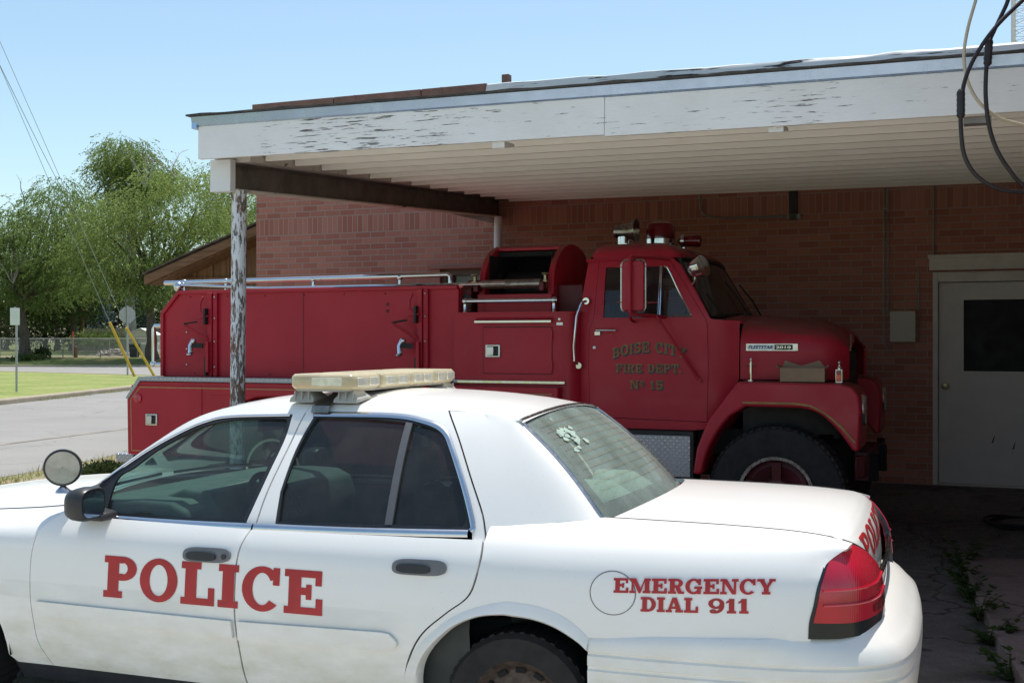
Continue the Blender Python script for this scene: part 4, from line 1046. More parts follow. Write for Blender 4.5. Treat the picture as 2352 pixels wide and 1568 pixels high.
tobj(mb, 'pump_cap', M['chrome'], PS)
mb = MB()
for x in np.arange(-5.55, -2.9, .42): mb.sphere((x, -1.002, 2.165), .007, 8, 5); mb.sphere((x + .05, -1.002, 1.435), .007, 8, 5)
for z in (2.07, 2.01): mb.lathe((-3.43, -1.0, z), (0, -1, 0), [(.016, 0), (.015, .005), (.002, .006)], 12)
tobj(mb, 'rivet', M['dark_red'], UB)
mb = MB(); mb.box(-4.30, -4.294, -1.0025, -1.0, 1.42, 2.19); tobj(mb, 'panel_seam', M['dark_red'], UB)
for z in (1.54, 1.79): mb = MB(); mb.cyl((-1.838, -1.10, z - .04), (-1.838, -1.10, z + .04), .008, n=10); tobj(mb, 'hinge', M['red'], D)
# rear compartment doors, latches, marker lamp, pinstripe
mb = MB(); mb.box(-6.08, -5.268, -1.207, -1.199, .69, 1.325); C1 = tobj(mb, 'compartment_door', M['red'], bevel=.004); latch(-5.84, -1.207, 1.0, C1)
mb = MB(); mb.box(-5.25, -4.0, -1.207, -1.199, 1.245, 1.325); mb.box(-3.80, -2.75, -1.207, -1.199, .69, 1.325); C2 = tobj(mb, 'compartment_door', M['red'], bevel=.004); latch(-3.0, -1.207, 1.0, C2)
mb = MB()
P = [(-6.075, .70), (-6.085, 1.19), (-5.975, 1.305), (-1.80, 1.305)]
for (a, b), (c, d) in zip(P, P[1:]): mb.beam((a, -1.2085, b), (c, -1.2085, d), .002, .008, (0, 0, 1) if abs(a - c) > .05 else (1, 0, 0))
mb.beam((-6.075, -1.2085, .70), (-5.3, -1.2085, .70), .002, .008); tobj(mb, 'pinstripe', M['gold_line'])
mb = MB(); mb.lathe((-6.0, -1.207, 1.20), (0, -1, 0), [(.046, 0), (.044, .012), (.02, .02), (.002, .021)], 20); tobj(mb, 'side_marker', M['tail'])
# rails
mb = MB(); mb.tube([(-5.89, -.95, 2.305), (-2.86, -.95, 2.325), (-2.835, -.95, 2.31), (-2.835, -.95, 2.22)], .022, 12)
mb.tube([(-5.70, -.99, 2.285), (-4.71, -1.0, 2.232), (-2.30, -.99, 2.235)], .014, 10)
for x in (-5.66, -5.18, -4.22, -3.33): mb.cyl((x, -.955, 2.22), (x, -.95, 2.31), .014); mb.sphere((x, -.95, 2.31), .028, 10, 6); mb.cyl((x, -.955, 2.205), (x, -.955, 2.225), .028)
for x in (-4.78, -4.38, -4.33, -3.85, -3.43, -2.95): mb.box(x - .018, x + .018, -1.008, -.99, 2.195, 2.212)
mb.sphere((-5.70, -.985, 2.265), .050, 12, 8); mb.cyl((-5.70, -.985, 2.2), (-5.70, -.985, 2.25), .02)
mb.tube([(-5.89, .95, 2.305), (-2.86, .95, 2.325)], .022, 10)
tobj(mb, 'bed_rail', M['chrome'])
mb = MB(); mb.tube([(-5.88, -1.0, 1.89), (-5.97, -1.0, 1.89), (-5.985, -1.0, 1.86), (-5.985, -1.0, 1.54), (-5.97, -1.0, 1.515), (-5.88, -1.0, 1.515)], .020, 12); mb.sphere((-5.985, -1.0, 1.52), .034, 10, 6); tobj(mb, 'grab_rail', M['chrome'])
mb = MB(); mb.tube([(-2.66, -1.07, 2.085), (-1.80, -1.07, 2.085)], .019, 12)
for x in (-2.64, -1.83): mb.tube([(x, -1.07, 1.985), (x, -1.07, 2.0), (x, -1.07, 2.06)], [.024, .014, .016], 10); mb.sphere((x, -1.07, 2.085), .028, 10, 6)
tobj(mb, 'pump_rail', M['chrome'])
# hose reel in its hood
REEL = empty('hose_reel'); REEL.parent = TRK
prof = cr([(-.80, 1.98), (-.80, 2.24), (-.75, 2.39), (-.64, 2.50), (-.48, 2.58), (-.28, 2.61), (-.05, 2.58), (.12, 2.48), (.20, 2.30), (.20, 1.98)], 3)
profi = [(-.72, 2.02), (-.76, 2.20), (-.70, 2.30), (-.58, 2.40), (-.40, 2.46), (-.15, 2.44), (0, 2.35), (.12, 2.2), (.14, 2.02)]
mb = MB()
for x0, x1 in ((-2.63, -2.575), (-1.985, -1.93)): mb.prism(prof, x0, x1, lambda p, h: (h, p[0], p[1]))
ap = [p for p in prof if p[0] > -.52 and p[1] > 2.45]; ap = ap + [(a, b - .03) for a, b in ap[::-1]]; mb.loft([[(x, *p) for p in ap] for x in (-2.58, -1.98)], True, True)
mb.box(-2.62, -1.93, -.86, -.80, 1.98, 2.15)
tobj(mb, 'reel_hood', M['red'], REEL, bevel=.006, ang=40)
mb = MB(); mb.box(-2.574, -1.986, -.02, .03, 1.98, 2.50); mb.box(-2.574, -2.568, -.70, -.02, 2.0, 2.50); mb.box(-1.992, -1.986, -.70, -.02, 2.0, 2.50); mb.box(-2.574, -1.986, -.50, -.02, 2.50, 2.54); tobj(mb, 'reel_dark_box', M['underside'], REEL)  # black sheets added inside the hood to darken its opening
mb = MB(); mb.lathe((-2.56, -.34, 2.25), (1, 0, 0), [(.02, 0), (.20, 0), (.20, .02), (.10, .03), (.10, .58), (.20, .59), (.20, .61), (.02, .61)], 28); mb.lathe((-2.55, -.34, 2.22), (1, 0, 0), [(.10, 0), (.16, .04), (.165, .5), (.10, .55)], 24); tobj(mb, 'hose_drum', M['black'], REEL)
mb = MB(); mb.tube([(-2.565, -.885, 2.235), (-2.55, -.885, 2.235), (-2.03, -.885, 2.235), (-2.015, -.885, 2.235)], [.034, .038, .038, .034], 16); tobj(mb, 'hose_roller', M['steel'], REEL)
for x in (-2.64, -1.985):
    mb = MB(); mb.lathe((x, -.86, 2.245), (0, 0, 1), [(.016, 0), (.030, .004), (.030, .018), (.016, .022), (.014, .04), (.020, .062), (.033, .07), (.030, .08), (.01, .085)], 16); mb.cyl((x, -.86, 2.20), (x, -.86, 2.25), .014); tobj(mb, 'guide_spool', M['brass'], REEL)
mb = MB(); mb.box(-2.02, -1.975, -.93, -.84, 2.17, 2.25); tobj(mb, 'roller_bracket', M['dark_red'], REEL, bevel=.008)
mb = MB(); mb.box(-2.63, -2.585, -.93, -.84, 2.17, 2.25); tobj(mb, 'roller_bracket', M['dark_red'], REEL, bevel=.008)
mb = MB(); mb.prism([(-.90, 1.99), (-.90, 2.20), (-.72, 2.28), (-.50, 2.30), (-.5, 1.99)], -2.77, -2.66, lambda p, h: (h, p[0], p[1])); tobj(mb, 'drive_guard', M['dark_red'], REEL, bevel=.008)
mb = MB(); mb.box(-1.93, -1.70, -.70, -.60, 1.98, 2.23); tobj(mb, 'end_panel', M['dark_red'], REEL, bevel=.008)
mb = MB(); mb.cyl((-2.70, -.92, 2.09), (-2.70, -.90, 2.09), .06); mb.tube([(-2.60, -.5, 2.43), (-2.64, -.5, 2.45), (-2.66, -.5, 2.40)], .02, 8); tobj(mb, 'reel_motor', M['black'], REEL)
# cab: flank surface shared by door, quarter and bonnet
TW = [(-1.70, .955), (-1.62, .975), (-1.45, 1.0), (-.60, 1.0), (-.45, .965), (-.31, .90), (0, .865), (.28, .83), (.40, .79), (.47, .73), (.51, .66)]
def Tm(z): return 0 if z < 1.90 else tab([(1.90, 0), (1.95, .004), (2.2, .045), (2.42, .098), (2.50, .14)], z)
def TS(x, z): return (x, -(tab(TW, x) - Tm(z) - .012 * max(0, (1.55 - z) / .5)**2), z)
NEAR = (0, -1, 0)
rearE = [(-1.665, 1.06), (-1.668, 1.5), (-1.655, 1.80), (-1.625, 2.10), (-1.585, 2.42)]
doorO = [[(-1.545, 1.12), (-1.55, 1.40), (-1.548, 1.80), (-1.515, 1.905), (-1.505, 1.94)], [(-1.485, 2.405), (-.95, 2.405), (-.865, 2.375)], [(-.70, 2.12), (-.575, 1.925)], [(-.557, 1.85), (-.553, 1.5), (-.562, 1.10)]]
glassO = [(-1.425, 1.935), (-1.425, 2.355), (-.935, 2.355), [(-.895, 2.33), (-.80, 2.16), (-.682, 1.935)]]
def tboth(name, mat, build, **kw):
    r = []
    for mir in (False, True):
        mb = MB(); build(mb, mir); r.append(tobj(mb, name, mat, **kw))
    return r
def b_cab(mb, mir):
    door = loop(*doorO)
    o = loop(rearE, (-.86, 2.42), [(-.80, 2.37), (-.66, 2.14), (-.535, 1.925)], [(-.50, 1.915), (-.318, 1.905)], [(-.322, 1.44), (-.40, 1.30), (-.52, 1.05)], (-.66, 1.03), (-1.66, 1.03))
    g = 0.004; c = np.array(door).mean(0)
    big = [tuple(c + (np.array(p) - c) * (1 + .007)) for p in door]
    panel(mb, TS, o, [big], .06, .03, NEAR, mir)
tboth('cab_side', M['red'], b_cab, ang=28)
TD = tboth('cab_door', M['red'], lambda mb, mir: panel(mb, TS, loop(*doorO), [loop(*glassO)], .06, .03, NEAR, mir), ang=28)
for d, mir in zip(TD, (False, True)):
    mb = MB(); panel(mb, TS, loop(*glassO), (), .1, 0, NEAR, mir, -.012); tobj(mb, 'door_window', M['glass_clear'], d)
    mb = MB()
    def st_(P, w, lift, h=.008):
        P = cr(P, 4); L = []
        for i, (a, b) in enumerate(P):
            e = np.array(P[min(i + 1, len(P) - 1)]) - np.array(P[max(i - 1, 0)]); e /= np.linalg.norm(e); n = (-e[1], e[0]); rr = []
            for t, l in ((-.5, -.006), (-.5, h * .7), (0, h), (.5, h * .7), (.5, -.006)):
                p = TS(a + n[0] * w * t, b + n[1] * w * t); rr.append((p[0], (p[1] - lift - l) * (-1 if mir else 1), p[2]))
            L.append(rr)
        mb.loft(L, closed=False)
    st_([(-.952, 1.935), (-.952, 2.355)], .020, -.004); st_([(-.925, 2.355), (-.89, 2.325), (-.80, 2.155), (-.688, 1.95)], .012, -.006); st_([(-.935, 1.945), (-.69, 1.945)], .010, -.006)
    tobj(mb, 'window_channel', M['chrome'], d)
    if not mir:
        mb = MB(); p = TS(-1.42, 1.83); mb.tube([(-1.48, p[1] - .005, 1.832), (-1.47, p[1] - .045, 1.832), (-1.30, p[1] - .05, 1.83)], [.012, .010, .007], 8); mb.box(-1.495, -1.445, p[1] - .018, p[1], 1.79, 1.822); tobj(mb, 'door_handle', M['chrome'], d, bevel=.003)
        mb = MB(); mb.lathe((-1.50, -1.0, 1.69), (0, -1, 0), [(.014, 0), (.013, .006), (.002, .008)], 14); tobj(mb, 'lock', M['dull_chrome'], d)
# roof
mb = MB(); rings = []
for k in range(7):
    a = R(90 * k / 6); ins = .15 * (1 - math.cos(a)); zz = 2.425 + .135 * math.sin(a); ring = []
    x0, x1, yy = -1.585 + ins * .7, -.80 - ins * 1.5, .885 - ins; r = .09
    for cx, cy, a0 in ((x1 - r, yy - r, 0), (x0 + r, yy - r, 90), (x0 + r, -yy + r, 180), (x1 - r, -yy + r, 270)):
        ring += [(cx + r * math.cos(R(a0 + 15 * j)), cy + r * math.sin(R(a0 + 15 * j)), zz - max(0, (cx + .95)) * .0) for j in range(7)]
    rings.append(ring)
mb.loft(rings, False, True); tobj(mb, 'cab_roof', M['red'], ang=50)
for sg in (-1, 1):
    mb = MB(); mb.tube([(-1.60, sg * .905, 2.415), (-1.2, sg * .908, 2.422), (-.90, sg * .905, 2.415), (-.80, sg * .90, 2.36), (-.66, sg * .945, 2.13), (-.56, sg * .98, 1.95)], .012, 6); tobj(mb, 'drip_rail', M['red'])
mb = MB(); mb.grid(lambda y, z: (tab([(p[1], p[0]) for p in rearE], z) + .01, y * (1 - .1 * max(0, (z - 1.9) / .5)), z), np.linspace(-.97, .97, 5), np.linspace(1.03, 2.45, 6)); tobj(mb, 'cab_back', M['red'])
# windscreen and its pillars
def tw(a, t):
    bow = 1 - a * a
    xt, zt, yt = -.83 + .10 * bow, 2.425 + .02 * bow, .87 * a
    xb, zb, yb = -.545 + .11 * bow, 1.925 + .03 * bow, .955 * a
    return (xt + (xb - xt) * t, yt + (yb - yt) * t, zt + (zb - zt) * t)
mb = MB(); mb.grid(tw, np.linspace(-.97, .97, 15), np.linspace(.06, .97, 8)); tobj(mb, 'windscreen', glass('dusty_windscreen', (.10, .10, .10), .8, .09, .05))
mb = MB(); P = [tw(a, .03) for a in np.linspace(-1, 1, 12)] + [tw(a, .99) for a in np.linspace(1, -1, 12)]; mb.tube(P, .022, 8, closed=True); tobj(mb, 'windscreen_seal', M['black'])
mb = MB(); mb.tube([(-.36, -.30, 1.965), (-.42, -.42, 2.10), (-.52, -.50, 2.24)], .008, 6); mb.cyl((-.37, -.30, 1.93), (-.36, -.30, 1.98), .02); tobj(mb, 'wiper', M['black'])
mb = MB(); mb.tube([(-.36, .3, 1.965), (-.42, .2, 2.10), (-.52, .12, 2.24)], .008, 6); tobj(mb, 'wiper', M['black'])
# bonnet and cowl
HT = [(-.34, 1.905), (0, 1.885), (.22, 1.862), (.38, 1.825), (.47, 1.77), (.51, 1.69)]
HCc = [(-.34, 1.965), (0, 1.945), (.22, 1.918), (.38, 1.87), (.47, 1.80), (.51, 1.71)]
def HS(x, w):
    """bonnet: flank up to z=1.72, shoulder to w=1.92, then flat to the centre at w=2.3"""
    if w <= 1.70: return TS(x, w)
    y0 = -TS(x, 1.70)[1]; ze = tab(HT, x)
    if w <= 1.92:
        t = (w - 1.70) / .22; P = ((y0, 1.70), (y0 - .006, 1.70 + .7 * (ze - 1.70)), (y0 - .10, ze - .01), (y0 - .26, ze + .012))
        a, b, c, d = (1 - t)**3, 3 * t * (1 - t)**2, 3 * t * t * (1 - t), t**3
        return (x, -(a * P[0][0] + b * P[1][0] + c * P[2][0] + d * P[3][0]), a * P[0][1] + b * P[1][1] + c * P[2][1] + d * P[3][1])
    t = (w - 1.92) / .38; yy = (y0 - .26) * (1 - t)
    return (x, -yy, ze + .012 + (tab(HCc, x) - ze - .012) * (1 - (1 - t)**2))
mb = MB()
for mir in (False, True): panel(mb, HS, loop((-.312, 1.44), (-.312, 2.30), (.475, 2.30), [(.497, 2.1), (.505, 1.8), (.503, 1.44)]), (), .06, .02, (0, -1, .3), mir)
BN = tobj(mb, 'bonnet', M['red'], ang=30)
mb = MB()
for mir in (False, True): panel(mb, HS, loop((-.545, 1.90), (-.545, 2.30), (-.318, 2.30), (-.318, 1.88)), (), .06, .02, (0, -1, .3), mir)
tobj(mb, 'cowl', M['red'], ang=30)
mb = MB(); mb.loft([[(-.30, -.86, 1.0), (-.30, .86, 1.0), (-.30, .86, 1.44), (-.30, -.86, 1.44)], [(.42, -.66, 1.0), (.42, .66, 1.0), (.42, .66, 1.44), (.42, -.66, 1.44)]], True, True); tobj(mb, 'bonnet_lower', M['black'])
mb = MB(); mb.loft([[(.36, -.62, .95), (.36, .62, .95), (.36, .62, 1.70), (.36, -.62, 1.70)], [(.44, -.60, .95), (.44, .60, .95), (.44, .60, 1.68), (.44, -.60, 1.68)]], True, True); GR = tobj(mb, 'grille', M['black'], bevel=.02)
mb = MB()
for k in range(10): mb.box(.44, .45, -.58, .58, 1.02 + .066 * k, 1.045 + .066 * k)
tobj(mb, 'grille_bar', M['black'], GR)  # bars blackened, the deep shade at the nose put into their colour
mb = MB(); mb.tube([HS(.475, 2.05), HS(.497, 1.86), HS(.507, 1.76), HS(.507, 1.66)], .012, 6); tobj(mb, 'bonnet_chrome', M['chrome'], BN)
# badge on the bonnet flank
def BS(x, z): p = TS(x, z); return p
mb = MB(); panel(mb, BS, loop((-.268, 1.667), (.130, 1.667), (.130, 1.722), (-.268, 1.722)), (), .05, .006, NEAR, False, .008); BD = tobj(mb, 'badge', M['chrome'], BN)
mb = MB(); panel(mb, BS, loop((-.258, 1.674), (-.052, 1.674), (-.052, 1.715), (-.258, 1.715)), (), .05, 0, NEAR, False, .0105); mb.cur = 1
panel(mb, BS, loop((-.048, 1.674), (.092, 1.674), (.092, 1.715), (-.048, 1.715)), (), .05, 0, NEAR, False, .0105); tobj(mb, 'badge_field', [M['badge_blue'], M['black']], BD)
def font_mesh(txt, shear, S, x0, z0, sx, sz, lift, name, mat, par, bold=0.0):
    cu = bpy.data.curves.new('text_outline', 'FONT'); cu.body = txt; cu.size = 1; cu.shear = shear; cu.offset = bold; cu.resolution_u = 3
    o = bpy.data.objects.new('text_outline', cu); COL.objects.link(o); bpy.context.view_layer.update()
    me = o.to_mesh(); V = np.array([v.co[:2] for v in me.vertices]); F = [tuple(p.vertices) for p in me.polygons]
    lo, hi = V.min(0), V.max(0); V = (V - lo) / (hi - lo); o.to_mesh_clear()
    bpy.data.objects.remove(o); bpy.data.curves.remove(cu)
    mb = MB(); mb.mesh([Vector(S(x0 + sx * a, z0 + sz * b)) + Vector((0, -lift, 0)) for a, b in V], F); return tobj(mb, name, mat, par, recalc=False, smooth=False)
font_mesh('FLEETSTAR', .35, BS, -.250, 1.681, .190, .027, .0125, 'badge_lettering', M['black'], BD, .03)
font_mesh('2010', 0, BS, -.036, 1.684, .115, .021, .0125, 'badge_number', M['chrome'], BD, .03)
# door lettering: faded gold on a dark drop shade
def door_text(txt, x0, x1, z0, z1, arc=0.0, gap=.12):
    for mat, dx, dz, lift in ((M['letter_shadow'], .010, -.010, .0015), (M['gold'], 0, 0, .003)):
        mb = MB(); G_, W = text_polys(txt, gap, .24, .13)
        for g in G_:
            if g: panel(mb, lambda a, b: TS(x0 + dx + (x1 - x0) * a / W, z0 + dz + (z1 - z0) * b - arc * ((a / W - .5) * 2)**2), None, (), .25, 0, NEAR, False, lift, polys=g)
        tobj(mb, 'door_lettering', mat, TD[0])
door_text('BOISE CITY', -1.345, -.725, 1.652, 1.738, .055); door_text('FIRE DEPT.', -1.315, -.765, 1.487, 1.558); door_text('No 15', -1.195, -.915, 1.352, 1.425)
# fenders
fo = loop((-.28, 1.43), (.48, 1.425), [(.575, 1.40), (.625, 1.33), (.64, 1.22)], (.625, .92), (.585, .92), [(.55, .97), (.47, 1.075), (.38, 1.165), (.30, 1.212), (.20, 1.235)], (-.22, 1.238), [(-.34, 1.16), (-.44, 1.03), (-.52, .87), (-.565, .70)], (-.63, .70), [(-.60, .90), (-.52, 1.10), (-.425, 1.235)])
for sg in (-1, 1):
    mb = MB(); mb.prism(fo, sg * 1.19, sg * .62, lambda p, h: (p[0], h, p[1]))
    F = tobj(mb, 'front_fender', M['red'], bevel=.045, seg=4, ang=30)
    mb = MB(); mb.tube([(-.24, sg * 1.192, 1.268), (.15, sg * 1.192, 1.268), (.27, sg * 1.192, 1.255), (.38, sg * 1.192, 1.20), (.50, sg * 1.192, 1.10), (.60, sg * 1.192, .985)], .009, 6); tobj(mb, 'fender_trim', M['gold_line'], F)
    mb = MB(); mb.lathe((.60, sg * .93, 1.22), (1, 0, 0), [(.115, 0), (.12, .03), (.11, .052), (.09, .045), (.002, .05)], 24); tobj(mb, 'headlight', M['chrome'], F)
mb = MB(); mb.cyl((-.20, -1.05, 1.43), (-.20, -1.05, 1.60), .007, n=8); mb.cyl((-.20, -1.05, 1.425), (-.20, -1.05, 1.44), .028); mb.cyl((-.20, -1.05, 1.49), (-.20, -1.05, 1.575), .012); mb.sphere((-.20, -1.05, 1.60), .013, 10, 6); mb.tube([(-.235, -1.05, 1.555), (-.20, -1.05, 1.558), (-.165, -1.05, 1.555)], .007, 6); tobj(mb, 'hood_latch', M['chrome'])
ML = empty('marker_lamp'); ML.parent = TRK
mb = MB(); mb.box(.443, .497, -1.085, -1.015, 1.425, 1.53); mb.lathe((.47, -1.05, 1.53), (0, 0, 1), [(.022, 0), (.022, .012), (.010, .02), (.010, .04), (.016, .05), (.002, .065)], 12); tobj(mb, 'lamp_body', M['chrome'], ML, bevel=.004)
mb = MB(); mb.box(.450, .490, -1.0875, -1.084, 1.435, 1.522); tobj(mb, 'lamp_backing', M['tail_dark'], ML)  # dark red plate behind the orange lens
mb = MB(); mb.box(.453, .487, -1.0905, -1.0865, 1.440, 1.490); tobj(mb, 'orange_lens', M['amber'], ML, bevel=.006)
# wheels
def truck_wheel(x, y, sg, R0=.53, w=.14):
    mb = MB(); mb.lathe((x, y, .56), (0, sg, 0), [(.27, -w), (.40, -w * 1.05), (.50, -w * .95), (.525, -w * .75), (.53, 0), (.525, w * .75), (.50, w * .95), (.40, w * 1.05), (.30, w * .95), (.275, w * .85)], 56)
    for k in range(56):
        a = 2 * math.pi * k / 56
        for s2 in (-1, 1): mb.beam((x + .53 * math.cos(a), y + s2 * w * .3, .56 + .53 * math.sin(a)), (x + .515 * math.cos(a + .03), y + s2 * w * .96, .56 + .515 * math.sin(a + .03)), .034, .016, (math.cos(a), 0, math.sin(a)))
    T = tobj(mb, 'wheel', M['rubber'])
    mb = MB(); mb.lathe((x, y, .56), (0, sg, 0), [(.262, w * .55), (.268, w * .98), (.292, w * 1.0), (.298, w * .86), (.28, w * .5)], 48); tobj(mb, 'rim_ring', M['dull_chrome'], T)
    mb = MB(); mb.lathe((x, y, .56), (0, sg, 0), [(.262, w * .5), (.22, w * .62), (.13, w * .35), (.11, w * .75), (.06, w * .8), (.002, w * .8)], 36)
    for k in range(5):
        a = 2 * math.pi * k / 5 + .3; mb.beam((x + .10 * math.cos(a), y + sg * w * .6, .56 + .10 * math.sin(a)), (x + .25 * math.cos(a), y + sg * w * .75, .56 + .25 * math.sin(a)), .07, .04, (0, 1, 0))
    tobj(mb, 'hub', M['hub'], T)
for sg in (-1, 1):
    truck_wheel(0, sg * .98, sg); truck_wheel(-4.55, sg * .98, sg)
mb = MB()
for y in (-.42, .42): mb.box(-6.1, .70, y - .05, y + .05, .62, .84)
mb.box(-1.7, -.3, -.9, .9, .84, 1.04); mb.cyl((0, -.9, .56), (0, .9, .56), .07); mb.cyl((-4.55, -.9, .56), (-4.55, .9, .56), .10); mb.box(-.30, .5, -.5, .5, .7, 1.2)
tobj(mb, 'chassis', M['underside'])
mb = MB(); mb.box(-1.62, -.655, -1.04, -.80, .62, 1.025); SB = tobj(mb, 'step_box', M['black'], bevel=.01)
mb = MB(); mb.box(-1.55, -.685, -1.052, -1.041, .66, .985); tobj(mb, 'tread_plate', M['plate'], SB)
mb = MB(); mb.loft([[(.58, y, z) for y, z in ((-1.0, .70), (-1.0, .86), (-.9, .87), (-.9, .69))], [(.65, y, z) for y, z in ((-.95, .70), (-.95, .86), (-.85, .87), (-.85, .69))], [(.65, y, z) for y, z in ((.95, .70), (.95, .86), (.85, .87), (.85, .69))], [(.58, y, z) for y, z in ((1.0, .70), (1.0, .86), (.9, .87), (.9, .69))]], True, True); mb.box(.52, .64, -.5, .5, .62, .86); tobj(mb, 'front_bumper', M['hub'], bevel=.02)
# cab fittings
mb = MB(); mb.tube([(-1.575, -.99, 2.075), (-1.60, -1.035, 2.06), (-1.635, -1.06, 1.95), (-1.66, -1.06, 1.70), (-1.655, -1.055, 1.58), (-1.635, -1.01, 1.545)], .013, 10); mb.cyl((-1.58, -.95, 2.075), (-1.575, -1.0, 2.075), .028); mb.cyl((-1.63, -.98, 1.54), (-1.63, -1.03, 1.54), .026); tobj(mb, 'grab_handle', M['chrome'])
MR = empty('side_mirror'); MR.parent = TRK
mb = MB(); rounded(mb, -1.17, -.985, -1.345, -1.30, 0, 1, .02)
mb = MB(); o = barloop(-1.165, -.985, 1.98, 2.375, .035, 0); mb.prism([(x, z) for x, z, _ in o], -1.335, -1.295, lambda p, h: (p[0], h, p[1])); tobj(mb, 'mirror_head', M['red'], MR, bevel=.008)
mb = MB(); o = barloop(-1.172, -.978, 1.973, 2.382, .04, 0); mb.tube([(x, -1.318, z) for x, z, _ in o], .009, 6, closed=True); tobj(mb, 'mirror_rim', M['dull_chrome'], MR)
mb = MB(); mb.tube([(-.90, -.93, 2.405), (-1.0, -1.20, 2.41), (-1.085, -1.36, 2.405), (-1.09, -1.365, 2.39), (-1.09, -1.365, 1.97), (-1.08, -1.36, 1.955), (-.95, -1.18, 1.945), (-.90, -1.01, 1.935)], .014, 8)
mb.tube([(-1.08, -1.36, 1.955), (-1.15, -1.15, 1.92), (-1.16, -1.01, 1.90)], .012, 8); mb.tube([(-.93, -1.16, 1.945), (-.62, -1.01, 1.43)], .012, 8); mb.cyl((-.62, -1.0, 1.43), (-.62, -1.02, 1.43), .02); mb.beam((-1.20, -1.34, 2.33), (-.96, -1.34, 2.33), .01, .006); mb.beam((-1.20, -1.34, 2.05), (-.88, -1.30, 2.045), .01, .006); tobj(mb, 'mirror_arm', M['red'], MR)
mb = MB(); c = Vector((-.60, -1.04, 2.335)); ax = Vector((-.80, -.35, .12)).normalized(); ax = Vector((.75, -.30, .25)).normalized(); mb.lathe(c, ax, [(.01, -.11), (.05, -.095), (.075, -.05), (.085, .01), (.088, .025), (.075, .03), (.002, .04)], 24); mb.tube([c - ax * .05 + Vector((0, 0, -.06)), c + Vector((-.05, .03, -.11)), (-.70, -.93, 2.19)], .014, 8); tobj(mb, 'spot_lamp', M['chrome'])
BC = empty('beacon'); BC.parent = TRK
mb = MB(); mb.lathe((-1.19, -.05, 2.575), (0, 0, 1), [(.155, 0), (.155, .03), (.132, .035), (.132, .075), (.125, .08)], 28, True, True); tobj(mb, 'beacon_base', M['chrome'], BC)
mb = MB(); mb.lathe((-1.19, -.05, 2.655), (0, 0, 1), [(.130, 0), (.130, .105), (.118, .132), (.08, .145), (.002, .15)], 28); tobj(mb, 'beacon_dome', M['beacon'], BC)
mb = MB(); mb.lathe((-.90, -.12, 2.62), (1, 0, 0), [(.005, -.12), (.03, -.10), (.05, -.02), (.055, .06), (.05, .09), (.002, .10)], 18); tobj(mb, 'flasher_lens', M['beacon'], BC)
mb = MB(); mb.cyl((-.98, -.12, 2.62), (-.95, -.12, 2.62), .058); mb.cyl((-.96, -.12, 2.55), (-.96, -.12, 2.60), .02); tobj(mb, 'flasher_band', M['chrome'], BC)
SI = empty('siren_horn'); SI.parent = TRK
mb = MB(); mb.lathe((-1.53, -.30, 2.71), (1, 0, 0), [(.002, -.01), (.055, -.005), (.062, .05), (.072, .14), (.105, .185), (.108, .19), (.10, .188), (.06, .12), (.04, .02), (.002, .01)], 24); tobj(mb, 'horn_bell', M['horn'], SI)
mb = MB(); mb.box(-1.50, -1.42, -.33, -.27, 2.55, 2.66); mb.cyl((-1.46, -.30, 2.60), (-1.46, -.30, 2.66), .05); tobj(mb, 'horn_mount', M['chrome'], SI)
# inside of the cab
mb = MB(); mb.box(-1.60, -.60, -.93, .93, 1.04, 1.10); mb.box(-1.55, -1.05, -.85, .85, 1.10, 1.55); mb.box(-1.58, -1.42, -.85, .85, 1.5, 2.05); mb.box(-.70, -.45, -.9, .9, 1.3, 1.92)
mb.tube([(-.85 + .06 * math.sin(R(a)), -.42 + .21 * math.cos(R(a)), 1.90 + .19 * math.sin(R(a))) for a in range(0, 360, 15)], .014, 6, closed=True)
tobj(mb, 'cab_interior', M['interior_dark'])
# cardboard box resting on the near fender
CB = empty('cardboard_box', TRK.matrix_basis @ Vector((0, 0, 0)), 0, 'small torn open cardboard box lying on the front fender of the fire truck', 'box')
bpy.context.view_layer.update()
T_ = Matrix.Translation((2.44743, 10.08845, .03)) @ Matrix.Rotation(R(-22), 4, 'Z')
base = T_ @ Vector((.20, -1.06, 1.433 + zo)); CB.location = base; CB.rotation_euler = (0, 0, R(-18))
mb = MB()
a, b, h, th = .165, .085, .105, .004
mb.box(-a, a, -b, b, .001, .005)
mb.box(-a, a, -b, -b + th, .005, h); mb.box(-a, a, b - th, b, .005, h); mb.box(-a, -a + th, -b + th, b - th, .005, h); mb.box(a - th, a, -b + th, b - th, .005, h)
mb.obj('carton', M['box_card'], CB, smooth=False)
mb = MB(); mb.loft([[(-a, b, h), (0, b, h - .02), (a, b, h)], [(-a + .02, b + .03, h + .055), (-.02, b + .02, h + .015), (a - .05, b + .03, h + .055)]], closed=False); mb.face([(-a, -b, h), (-a, b, h), (-a - .035, b - .02, h + .03), (-a - .03, -b + .02, h + .005)]); mb.face([(a, -b, h), (a, b, h), (a + .02, b, h + .03), (a + .03, -b + .03, h + .01)]); mb.obj('flap', M['box_card'], CB, smooth=False)
